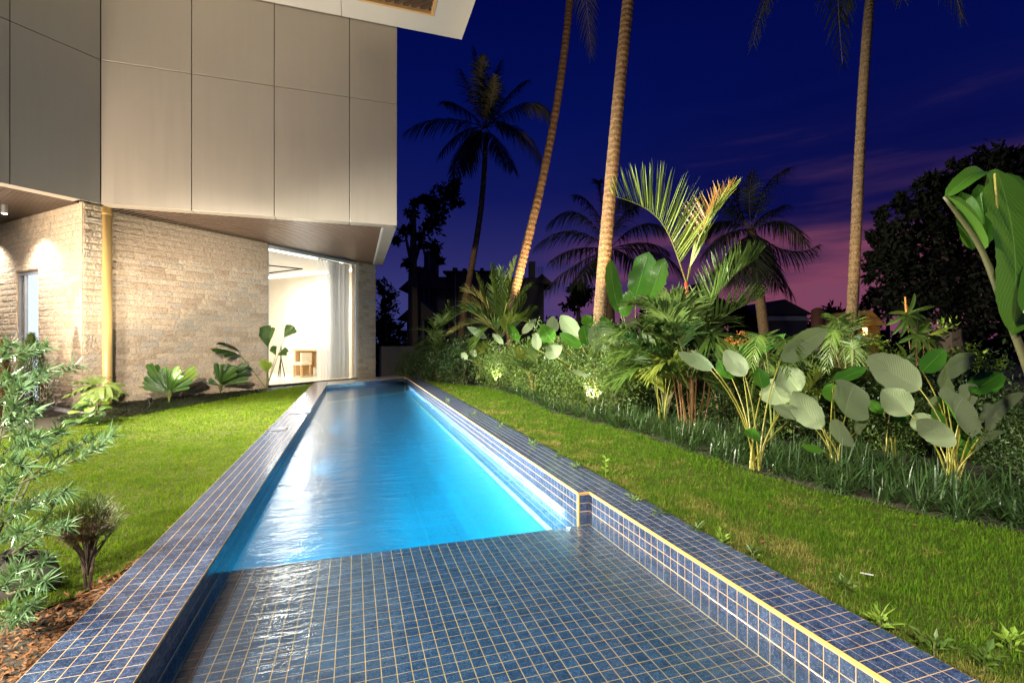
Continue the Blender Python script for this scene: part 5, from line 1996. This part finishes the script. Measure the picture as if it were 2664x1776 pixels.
# ================================================================== DARK TREES AND HOUSES BEHIND
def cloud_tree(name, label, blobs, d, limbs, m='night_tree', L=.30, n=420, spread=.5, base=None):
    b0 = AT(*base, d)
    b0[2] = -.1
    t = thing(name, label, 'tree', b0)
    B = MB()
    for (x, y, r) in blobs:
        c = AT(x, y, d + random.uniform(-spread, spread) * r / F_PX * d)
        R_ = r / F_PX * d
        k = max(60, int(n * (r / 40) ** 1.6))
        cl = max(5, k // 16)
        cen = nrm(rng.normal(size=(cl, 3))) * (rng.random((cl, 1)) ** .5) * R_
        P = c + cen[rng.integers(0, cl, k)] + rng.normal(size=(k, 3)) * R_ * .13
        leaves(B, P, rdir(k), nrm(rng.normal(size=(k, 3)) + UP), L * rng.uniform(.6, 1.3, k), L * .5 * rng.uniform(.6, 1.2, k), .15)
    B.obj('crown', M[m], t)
    B = MB()
    for pl, r0 in limbs:
        q = PXS(pl, d, 0)
        q[0][2] = min(q[0][2], b0[2]) if pl[0] == base else q[0][2]
        tube(B, q, np.linspace(r0, r0 * .35, len(q)), 7)
    B.obj('trunk', M['bark'], t)
    return t


Z5 = lambda x, y: (980 + x / 4.704, 450 + y / 4.704)
bl = [(*Z5(x, y), r / 4.704) for x, y, r in [(720, 470, 190), (800, 300, 150), (900, 230, 110), (965, 120, 60), (970, 365, 70), (640, 650, 130), (560, 330, 70), (470, 370, 45), (420, 515, 65), (310, 720, 55), (240, 815, 45), (640, 900, 110), (740, 960, 60), (530, 770, 60), (380, 1120, 80), (480, 1160, 60), (760, 1080, 40), (400, 680, 40)]]
cloud_tree('leafy_tree', 'tall dark broad-leaved tree beside the house corner', bl, 26, [([Z5(450, 1700), Z5(440, 1200), Z5(450, 800), Z5(455, 400)], .30), ([Z5(440, 1150), Z5(380, 900), Z5(345, 740)], .13), ([Z5(450, 1100), Z5(520, 880), Z5(600, 650), Z5(800, 300)], .16), ([Z5(450, 700), Z5(410, 580), Z5(420, 500)], .08), ([Z5(355, 830), Z5(280, 840), Z5(230, 815)], .05)], L=.34, n=330, base=Z5(450, 1700))
cloud_tree('conifer_tree', 'bluish dark conical tree seen just right of the stone pier', [(1000, 760, 26), (1008, 790, 34), (1000, 830, 42), (1010, 880, 46), (995, 740, 16), (1015, 925, 46)], 23, [([(1005, 985), (1003, 860), (1000, 745)], .12)], 'night_tree', .22, 380, base=(1005, 985))
cloud_tree('round_tree', 'round dark tree low between the two lit trunks', [(1505, 775, 34), (1488, 790, 24), (1525, 765, 26), (1500, 750, 20)], 30, [([(1505, 930), (1505, 820), (1505, 770)], .2)], L=.34, n=420, base=(1505, 930))
cloud_tree('big_tree', 'huge black tree mass filling the sky behind the banana', [(2360, 640, 80), (2440, 560, 85), (2330, 720, 75), (2520, 500, 90), (2600, 470, 85), (2660, 520, 100), (2450, 680, 110), (2560, 640, 120), (2650, 700, 120), (2300, 590, 30), (2400, 530, 45), (2350, 780, 60), (2480, 780, 90), (2590, 800, 100), (2290, 680, 40), (2560, 430, 40), (2470, 470, 40), (2265, 620, 14), (2280, 655, 16), (2285, 560, 14), (2330, 540, 18), (2350, 515, 14), (2395, 480, 16), (2425, 455, 20), (2500, 425, 22), (2610, 400, 30), (2655, 420, 30), (2262, 700, 18), (2310, 620, 24)], 17, [([(2480, 960), (2470, 780), (2440, 600)], .4), ([(2475, 820), (2560, 650), (2620, 520)], .25), ([(2472, 800), (2380, 700), (2340, 620)], .2)], L=.27, n=270, base=(2480, 960))
cloud_tree('low_tree', 'low dark tree on the skyline right of the third trunk', [(2300, 790, 34), (2340, 800, 30), (2270, 770, 24), (2390, 810, 40)], 27, [([(2310, 930), (2310, 790)], .15)], L=.34, n=420, base=(2310, 930))
SKY_L = ['small black tree on the skyline ' + w for w in ('left of the red palm stem', 'just right of the red palm stem', 'above the distant low house', 'right of the brown tank', 'behind the lime paddle leaves', 'below the shaggy dark palm', 'below the round dark tree', 'behind the lit hut')]
for i, (x, y, r, d) in enumerate([(1760, 800, 34, 40), (1840, 815, 30, 42), (2060, 830, 26, 45), (2165, 820, 30, 40), (1700, 815, 30, 44), (1910, 805, 30, 40), (1450, 850, 30, 44), (2240, 815, 24, 40)]):
    cloud_tree('skyline_tree', SKY_L[i], [(x, y, r), (x + 18, y + 14, r * .8), (x - 20, y + 12, r * .8), (x, y + 36, r)], d, [([(x, 900), (x, y)], .2)], L=.5, n=380, base=(x, 900))['group'] = 'small trees on the far skyline'
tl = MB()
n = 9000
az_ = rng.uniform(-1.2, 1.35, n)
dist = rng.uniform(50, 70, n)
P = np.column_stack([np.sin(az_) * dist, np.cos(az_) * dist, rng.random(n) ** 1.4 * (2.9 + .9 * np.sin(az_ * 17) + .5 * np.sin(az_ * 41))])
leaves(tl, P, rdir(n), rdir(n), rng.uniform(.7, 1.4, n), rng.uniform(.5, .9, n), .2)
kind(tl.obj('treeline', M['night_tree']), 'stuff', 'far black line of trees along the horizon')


def slab(B, pa, pb_, d, y0, y1, thick):
    """block seen between pixel columns pa and pb_ at depth d, top and bottom given as pixel rows"""
    a, b_ = AT(pa, HY, d), AT(pb_, HY, d)
    z1 = CAM_H + (HY - y0) / F_PX * d
    z0 = -.1 if y1 is None else CAM_H + (HY - y1) / F_PX * d
    obox(B, a, b_, (S_, C_), thick, z0, z1)


def gable(B, xa, xb, ridge, eave, d, depth, over=0):
    """pitched roof with its gable ridge running away from the viewer"""
    zr, ze = CAM_H + (HY - ridge) / F_PX * d, CAM_H + (HY - eave) / F_PX * d
    a, b_ = AT(xa, HY, d)[:2], AT(xb, HY, d)[:2]
    m_ = (a + b_) / 2
    f = np.array([S_, C_]) * depth
    V = [(*a, ze), (*b_, ze), (*m_, zr), (*(a + f), ze), (*(b_ + f), ze), (*(m_ + f), zr)]
    B.add(V, [[0, 2, 5, 3], [1, 4, 5, 2], [0, 3, 4, 1]])
    B.add(V, [[0, 1, 2], [3, 5, 4]])


HB = 33
hb_ = AT(1240, HY, HB)
t = thing('dark_house', 'unlit flat-topped house with blocks along its parapet', 'building', (hb_[0], hb_[1], 0))
B = MB()
slab(B, 1062, 1160, HB, 720, None, 7)
B.obj('wall', M['dark_wall'], t)
B = MB()
slab(B, 1160.5, 1292, HB + .6, 708, None, 7)
B.obj('wall', M['dark_wall'], t)
B = MB()
slab(B, 1292.5, 1415, HB + .2, 722, None, 7)
B.obj('wall', M['dark_wall'], t)
B = MB()
slab(B, 1152, 1296, HB + .3, 704, 709, 7.6)
B.obj('cornice', M['dark_roof'], t)
for x0, x1, y0 in ((1177, 1189, 696), (1203, 1213, 698), (1229, 1236, 701), (1249, 1258, 697), (1280, 1286, 700)):
    B = MB()
    slab(B, x0, x1, HB + .8, y0, 703.8, .5)
    B.obj('parapet_block', M['dark_wall'], t)
B = MB()
gable(B, 1036, 1172, 692, 752, HB - .5, 7.6)
B.obj('roof', M['dark_roof'], t)
B = MB()
slab(B, 1103, 1135, HB + 1, 655, 715, 1.2)
B.obj('stair_tower', M['dark_wall'], t)
B = MB()
slab(B, 1376, 1393, HB, 680, 722, 1.2)
B.obj('water_tank', M['dark_wall'], t)
B = MB()
gable(B, 1380, 1440, 712, 738, HB - .4, 4)
B.obj('roof', M['dark_roof'], t)
for x in range(1396, 1416, 4):
    B = MB()
    slab(B, x, x + 1.2, HB - .2, 694, 724, .05)
    B.obj('railing_post', M['dark_wall'], t)
for x, y0, d_w in ((1184, 715, .9), (1226, 716, .9), (1115, 650, 1.4), (1102, 740, .9)):
    B = MB()
    slab(B, x, x + 2.2, HB - .12, y0, 905, .08)
    B.obj('drain_pipe', M['gravel_grey'], t)
for x0, x1, y0, y1 in ((1262, 1282, 735, 770), (1300, 1322, 745, 785), (1196, 1216, 740, 775), (1080, 1096, 780, 820)):
    B = MB()
    slab(B, x0, x1, HB - .16 if x0 < 1160 else HB + .04, y0, y1, .2)
    B.obj('window', M['slat_gap'], t)
hb2 = AT(1050, HY, 27)
t = thing('dark_shed', 'dark lean-to with a sloping roof behind the pool end shrubs', 'building', (hb2[0], hb2[1], 0))
B = MB()
slab(B, 1058, 1104, 27, 812, None, 3)
B.obj('wall', M['dark_wall'], t)
B = MB()
gable(B, 1030, 1150, 780, 832, 26.8, 3.6)
B.obj('roof', M['dark_roof'], t)
hh = AT(2045, HY, 38)
t = thing('distant_house', 'low distant house with dark pitched roof on the skyline', 'building', (hh[0], hh[1], 0))
B = MB()
slab(B, 1985, 2100, 38, 822, None, 6)
B.obj('wall', M['dark_wall'], t)
B = MB()
gable(B, 1965, 2118, 778, 818, 37.7, 6.6)
B.obj('roof', M['dark_roof'], t)
B = MB()
slab(B, 1990, 2100, 37.8, 822, 834, .1)
B.obj('pale_fascia', M['gravel_grey'], t)
hh = AT(1800, HY, 34)
t = thing('distant_house', 'dark gable roof behind the red-stemmed palm', 'building', (hh[0], hh[1], 0))
B = MB()
slab(B, 1760, 1880, 34, 800, None, 6)
B.obj('wall', M['dark_wall'], t)
B = MB()
gable(B, 1735, 1905, 735, 800, 33.6, 6.8)
B.obj('roof', M['dark_roof'], t)
# brown water tank
p = AT(2128, 830, 20)
t = thing('water_tank', 'brown plastic water tank standing left of the third trunk', 'tank', (p[0], p[1], 0))
B = MB()
z1 = CAM_H + (HY - 808) / F_PX * 20
tube(B, [(p[0], p[1], 1.0), (p[0], p[1], z1)], .25, 18)
B.obj('tank_body', M['brown_tank'], t, smooth=True)
B = MB()
tube(B, [(p[0], p[1], z1 + .002), (p[0], p[1], z1 + .07), (p[0], p[1], z1 + .12)], [.255, .2, .08], 18)
B.obj('lid', M['brown_tank'], t)
for k in range(4):
    B = MB()
    a = k * 1.57 + .4
    tube(B, [(p[0] + .2 * math.cos(a), p[1] + .2 * math.sin(a), -.1), (p[0] + .2 * math.cos(a), p[1] + .2 * math.sin(a), 1.0)], .03, 6)
    B.obj('leg', M['bark'], t)
# lit hut
dh = 22
p = AT(2268, HY, dh)
t = thing('lit_hut', 'small hut with amber lit gable glowing between palm and fan leaves', 'building', (p[0], p[1], 0))
B = MB()
slab(B, 2232, 2290, dh, 838, None, 2)
B.obj('wall', M['orange_wall'], t)
B = MB()
gable(B, 2226, 2306, 806, 846, dh - .3, 2.6)
B.obj('roof', M['orange_wall'], t)
B = MB()
slab(B, 2246, 2256, dh - .04, 852, 872, .03)
B.obj('lamp_panel', M['hut_lamp'], t)
B = MB()
slab(B, 2226, 2240, dh - .06, 874, 894, .04)
B.obj('screen', M['screen_glow'], t)
q = AT(2262, 868, dh - 1.0)
bulb('hut_lamp', q, 26, (1, .62, .25), .1)

# ================================================================== LEFT SIDE PLANTS
# foreground needle-leaved shrub
fb = AT(-70, 1600, 2.45)
fb[2] = -.06
t = thing('needle_shrub', 'pale green needle-leaved shrub reaching in from the left edge', 'shrub', fb)
NB = [((17, 1025), (115, 985), (206, 950), 2.9), ((0, 940), (60, 918), (126, 902), 2.95), ((0, 1040), (60, 1005), (122, 962), 2.75), ((-30, 960), (0, 930), (30, 890), 2.8), ((82, 1237), (187, 1167), (292, 1134), 2.55), ((0, 1277), (158, 1212), (262, 1160), 2.45),
      ((60, 1250), (123, 1160), (154, 1126), 2.6), ((14, 1300), (110, 1300), (172, 1274), 2.35), ((0, 1135), (45, 1105), (92, 1066), 2.5), ((0, 1140), (55, 1130), (108, 1142), 2.4), ((0, 1190), (40, 1160), (88, 1160), 2.45), ((0, 1460), (73, 1411), (146, 1300), 2.5),
      ((30, 1440), (109, 1390), (176, 1367), 2.45), ((10, 1500), (70, 1480), (124, 1452), 2.4), ((24, 1545), (70, 1528), (120, 1508), 2.15), ((0, 1590), (40, 1585), (92, 1570), 2.1), ((-20, 1080), (20, 1030), (60, 1010), 2.6), ((-20, 1230), (20, 1200), (60, 1215), 2.3),
      ((-20, 1380), (30, 1340), (80, 1320), 2.4), ((-30, 1560), (10, 1520), (45, 1480), 2.2), ((-10, 1120), (20, 1090), (40, 1050), 2.35), ((-20, 1340), (10, 1290), (30, 1240), 2.3), ((-20, 1020), (10, 990), (40, 985), 2.7), ((-20, 1600), (20, 1610), (60, 1600), 2.1), ((-20, 1430), (20, 1400), (60, 1380), 2.3)]
for i, (a_, m_, e_, d) in enumerate(NB):
    q = through(AT(*a_, d + .08), AT(*m_, d), AT(*e_, d - .04), 18)
    ax = nrm(q[-1] - q[0])
    B = MB()
    root = fb + np.array([0, 0, .05 + .02 * i])
    tube(B, np.concatenate([bez(root, root * .4 + q[0] * .6 - UP * .05, q[0], 6)[:-1], q]), np.linspace(.007, .0022, 23), 5)
    br = B.obj('branch', M['twig'], t)
    B = MB()
    n = 96
    s_ = np.linspace(.15, 1, n) ** .8
    P = np.stack([np.interp(s_, np.linspace(0, 1, 18), q[:, k]) for k in range(3)], 1)
    rd = nrm(rng.normal(size=(n, 3)))
    D = nrm(ax * rng.uniform(.5, 1.1, n)[:, None] + nrm(rd - ax * (rd @ ax)[:, None]) * .75 + UP * .25)
    strips(B, P, D, rng.uniform(.055, .105, n), rng.uniform(.0062, .0088, n), rng.uniform(-.1, .35, n), 3, side=nrm(np.cross(D, nrm(rng.normal(size=(n, 3)) + TOCAM))))
    B.obj('needle_spray', M['needle'], t)
# small conifer bush
cb = G(228, 1535, -.055)
t = thing('small_conifer', 'small round conifer bush with brown inside on two bare stems', 'shrub', cb)
dcb = cb @ np.array([S_, C_, 0])
cc_ = AT(228, 1375, dcb)
for k in (-1, 1):
    B = MB()
    tube(B, bez(cb + RIGHT * .008 * k, cb + RIGHT * .02 * k + UP * .12, cc_ + RIGHT * .045 * k - UP * .10, 8), np.linspace(.010, .006, 8), 7)
    B.obj('stem', M['bark'], t)
for k in range(48):
    B = MB()
    v = rdir(1)[0]
    v[2] = abs(v[2]) * .8
    tube(B, bez(cb + UP * random.uniform(.08, .2), cc_ - UP * .10 + v * .06, cc_ + v * .15 - UP * .01, 6), np.linspace(.0042, .0014, 6), 4)
    B.obj('twig', M['bark'], t)
n = 3600
v = rdir(n)
v[:, 2] = np.where(v[:, 2] < -.35, v[:, 2] * .4, v[:, 2])
rr = rng.uniform(.35, 1, n) ** .6 * np.where(v[:, 2] < 0, .8, 1.05)
P = cc_ + v * rr[:, None] * np.array([.145, .145, .165]) * (1 + .12 * np.sin(v[:, :1] * 9 + v[:, 2:] * 7))
gre = (P[:, 2] > cc_[2] + .055 + rng.normal(size=n) * .04) & (rr > .5) | ((P - cc_) @ RIGHT > .085)
for msk, nm, mm in ((gre, 'green_sprays', 'conifer'), (~gre & (P[:, 2] > cc_[2] - .12), 'brown_sprays', 'conifer_brown')):
    B = MB()
    k = msk.sum()
    strips(B, P[msk], v[msk] + UP * .6 + rng.normal(size=(k, 3)) * .3, rng.uniform(.018, .042, k), .0055, .1, 2)
    B.obj(nm, M[mm], t)
# rock
rk = G(70, 1545, -.055)
B = MB()
u_, v_ = np.meshgrid(np.linspace(0, 2 * math.pi, 25), np.linspace(.02, math.pi - .02, 15))
V = np.stack([np.cos(u_) * np.sin(v_), np.sin(u_) * np.sin(v_), np.cos(v_)], -1)
k_ = 1 + .14 * np.sin(3 * V[..., 0] + 4 * V[..., 2]) + .10 * np.sin(5 * V[..., 1] + 2)
V = V * k_[..., None] * np.array([.13, .13, .15])
tt_ = thing('rock', 'dark rounded rock under the needle-leaved shrub', 'rock', rk + UP * .07)
idx = np.arange(15 * 25).reshape(15, 25)
B.add(V + rk + UP * .10, np.stack([idx[:-1, :-1], idx[1:, :-1], idx[1:, 1:], idx[:-1, 1:]], -1).reshape(-1, 4))
B.obj('stone_body', M['rock'], tt_, smooth=True)


# column conifers by the narrow window
def column(px, py0, py1, d, w, lab, brown):
    g_ = AT(px, py1, d)
    g_[2] = -.06
    H = CAM_H + (HY - py0) / F_PX * d - g_[2]
    t = thing('column_conifer', lab, 'shrub', g_)
    B = MB()
    tube(B, [g_, g_ + UP * H * .8], [.03, .01], 6)
    B.obj('stem', M['bark'], t)
    n = 5200
    h = rng.random(n)
    a = rng.random(n) * 6.28
    rr = w * np.interp(h, [0, .12, .45, .8, 1], [.7, 1, .85, .45, .04]) * rng.uniform(.45, 1, n) ** .5 * (1 + .15 * np.sin(a * 5 + h * 20))
    P = g_ + np.stack([np.cos(a) * rr, np.sin(a) * rr, h * H], 1)
    D = np.stack([np.cos(a) * .6, np.sin(a) * .6, np.full(n, 1.)], 1) + rng.normal(size=(n, 3)) * .25
    B = MB()
    strips(B, P, D, rng.uniform(.05, .10, n), .010, .0, 2)
    B.obj('foliage', M['conifer_brown' if brown else 'conifer'], t)


column(82, 872, 1095, 9.6, .33, 'dark green column conifer in front of the narrow window', False)
column(4, 890, 1110, 8.6, .16, 'brownish column conifer at the left picture edge', True)

# lobed-leaf plant by the pipe
lb = G(252, 1080, -.06)
dl_ = lb @ np.array([S_, C_, 0])
t = thing('lobed_leaf_plant', 'plant with big drooping lobed leaves in front of the ochre pipe', 'plant', lb)
hub = AT(262, 1008, dl_)
for i, (tx, ty, dd) in enumerate([(176, 1035, -.1), (190, 1002, .1), (210, 1042, -.3), (232, 1055, -.45), (262, 1048, -.5), (290, 1045, -.4), (318, 1030, -.1), (312, 1005, .2), (230, 985, .3), (270, 985, .35), (205, 1018, -.2)]):
    B = MB()
    e_ = AT(tx, ty, dl_ + dd)
    q = bez(lb, hub * .6 + lb * .4 + UP * .25, hub + (e_ - hub) * .15, 7)
    tube(B, q, np.linspace(.012, .006, 7), 6)
    st_ = B.obj('stalk', M['greenstalk'], t)
    B = MB()
    ax = e_ - hub
    L_ = np.linalg.norm(ax)
    sd = nrm(np.cross(ax, UP))
    b0 = hub + ax * .12 + UP * .05
    blade(B, b0, e_, .15, UP + TOCAM * .3, bow=.16, fold=.1, prof=LONG, ns=8, nw=4)
    for f in (.25, .45, .65, .82):
        for sg in (-1, 1):
            p_ = b0 + ax * f * .9 + UP * .05 * (1 - f)
            blade(B, p_, p_ + nrm(ax) * .12 + sd * sg * (.20 - .12 * f) - UP * .06, .055, UP + TOCAM * .3, bow=.1, fold=.1, prof=LONG, ns=5, nw=2)
    B.obj('leaf', M['selloum'], t)
g2 = G(240, 1105, -.06)
t = thing('round_leaf_plant', 'low glossy round-leaved plant under the lobed leaves', 'plant', g2)
for k in range(24):
    a = random.random() * 6.28
    p_ = g2 + np.array([math.cos(a), math.sin(a), 0]) * random.uniform(.02, .26) + UP * random.uniform(.05, .40)
    dv = np.array([math.cos(a), math.sin(a), random.uniform(-.6, .3)])
    B = MB()
    blade(B, p_, p_ + dv * .17, .14, UP + TOCAM * .5, bow=.1, fold=.1, prof=ROUND, ns=8, nw=4)
    B.obj('leaf', M['fan' if k % 3 else 'lime_leaf'], t, smooth=True)
B = MB()
for k in range(5):
    tube(B, [g2, g2 + rdir(1)[0] * .12 + UP * .25], .006, 5)
kind(B.obj('vine_stems', M['greenstalk'], t), 'stuff')


# pleated fan-leaved plants along the stone wall
def pleated(label, basepx, leafs, extra=()):
    b0 = G(*basepx, -.06)
    d = b0 @ np.array([S_, C_, 0])
    t = thing('pleated_leaf_plant', label, 'plant', b0, 0, 'pleated-leaf plants along the stone wall')
    for (bx, by, tx, ty, w, dd, m_) in leafs:
        p0, p2 = AT(bx, by, d + dd * .4), AT(tx, ty, d + dd)
        B = MB()
        tube(B, bez(b0, b0 * .5 + p0 * .5 + UP * .03, p0 + (p2 - p0) * .05, 8), np.linspace(.011, .006, 8), 6)
        B.obj('stalk', M['greenstalk' if m_ == 'fan' else 'petiole'], t)
        # a fan of ribbed fingers joined at the base: each finger is part of one leaf
        B = MB()
        ax = p2 - p0
        L_ = np.linalg.norm(ax)
        f = nrm(TOCAM + UP * .5)
        sd = nrm(np.cross(f, ax))
        W_ = w / F_PX * d
        k = max(4, int(w / 9))
        for j in range(k):
            u = (j + .5) / k * 2 - 1
            e_ = p0 + ax * (1 - .22 * u * u) * random.uniform(.93, 1.04) + sd * u * W_ * .5 + f * (-.10 * u * u * L_)
            blade(B, p0, e_, W_ / k * 1.25, f + sd * u * .3, bow=.06, fold=.30, prof=WEDGE, ns=9, nw=2, ragged=.08)
        B.obj('leaf', M[m_], t)
    return t


pleated('dark pleated-leaf plant, leftmost of three along the stone wall', (440, 1048), [(436, 1022, 372, 985, 40, -.2, 'fan'), (438, 1018, 386, 945, 34, .1, 'fan'), (440, 1015, 425, 955, 40, -.1, 'fan'), (442, 1015, 470, 958, 44, -.3, 'fan'), (445, 1018, 512, 955, 40, .2, 'lime_leaf'), (440, 1020, 362, 1005, 10, -.2, 'fan'), (444, 1022, 500, 990, 30, -.3, 'fan')])
pleated('dark pleated-leaf plant, middle of three along the stone wall', (573, 1022), [(570, 1000, 514, 952, 44, .1, 'fan'), (572, 995, 556, 942, 40, -.1, 'fan'), (575, 998, 618, 952, 34, -.2, 'fan'), (577, 1000, 648, 945, 34, .2, 'fan'), (570, 1002, 512, 975, 26, -.3, 'fan'), (577, 1003, 652, 982, 18, -.2, 'fan'), (574, 1000, 590, 945, 36, .1, 'fan')])
pleated('tall pleated-leaf plant with long bare stalks before the glass', (693, 1012), [(628, 925, 553, 914, 46, -1.7, 'fan'), (622, 916, 566, 890, 30, -1.6, 'fan'), (697, 903, 690, 846, 48, .0, 'fan'), (739, 878, 765, 846, 40, .1, 'fan'), (722, 924, 750, 910, 24, -.1, 'fan'), (718, 924, 708, 900, 20, .1, 'fan'), (696, 968, 690, 936, 40, -.3, 'lime_leaf')])
# pale edging stone by the left wall
p = G(150, 1062, -.06)
B = MB()
obox(B, G(125, 1060, -.06), G(232, 1078, -.06), (.6, -.8), .35, -.1, -.02)
kind(B.obj('stone_kerb', M['gravel_grey']), 'structure')
# spike lamps (their beams are set at the top)
for (x, y, lab) in ((-4.05, 11.95, 'small black spike lamp pointing up at the beige panels'), (3.95, 13.5, 'small black spike lamp at the foot of the far hedge'), (4.35, 8.35, 'small black spike lamp among the hedge stems'), (4.85, 9.25, 'slim black pole lamp in the hedge aimed at the thick palm trunk'), (5.3, 15.2, 'slim black pole lamp in the shrubs aimed at the leaning palm'), (11.3, 8.1, 'small black spike lamp under the palm at right')):
    t = thing('spike_lamp', lab, 'lamp', (x, y, -.06), 0, 'garden spike lamps')
    hz = 1.35 if 'pole' in lab else 1.1 if 'right' in lab else .06
    B = MB()
    tube(B, [(x, y, -.06), (x, y, hz)], .012, 6)
    B.obj('spike', M['black'], t)
    B = MB()
    tube(B, [(x, y, hz), (x, y, hz + .09)], [.03, .042], 12)
    B.obj('head', M['black'], t)
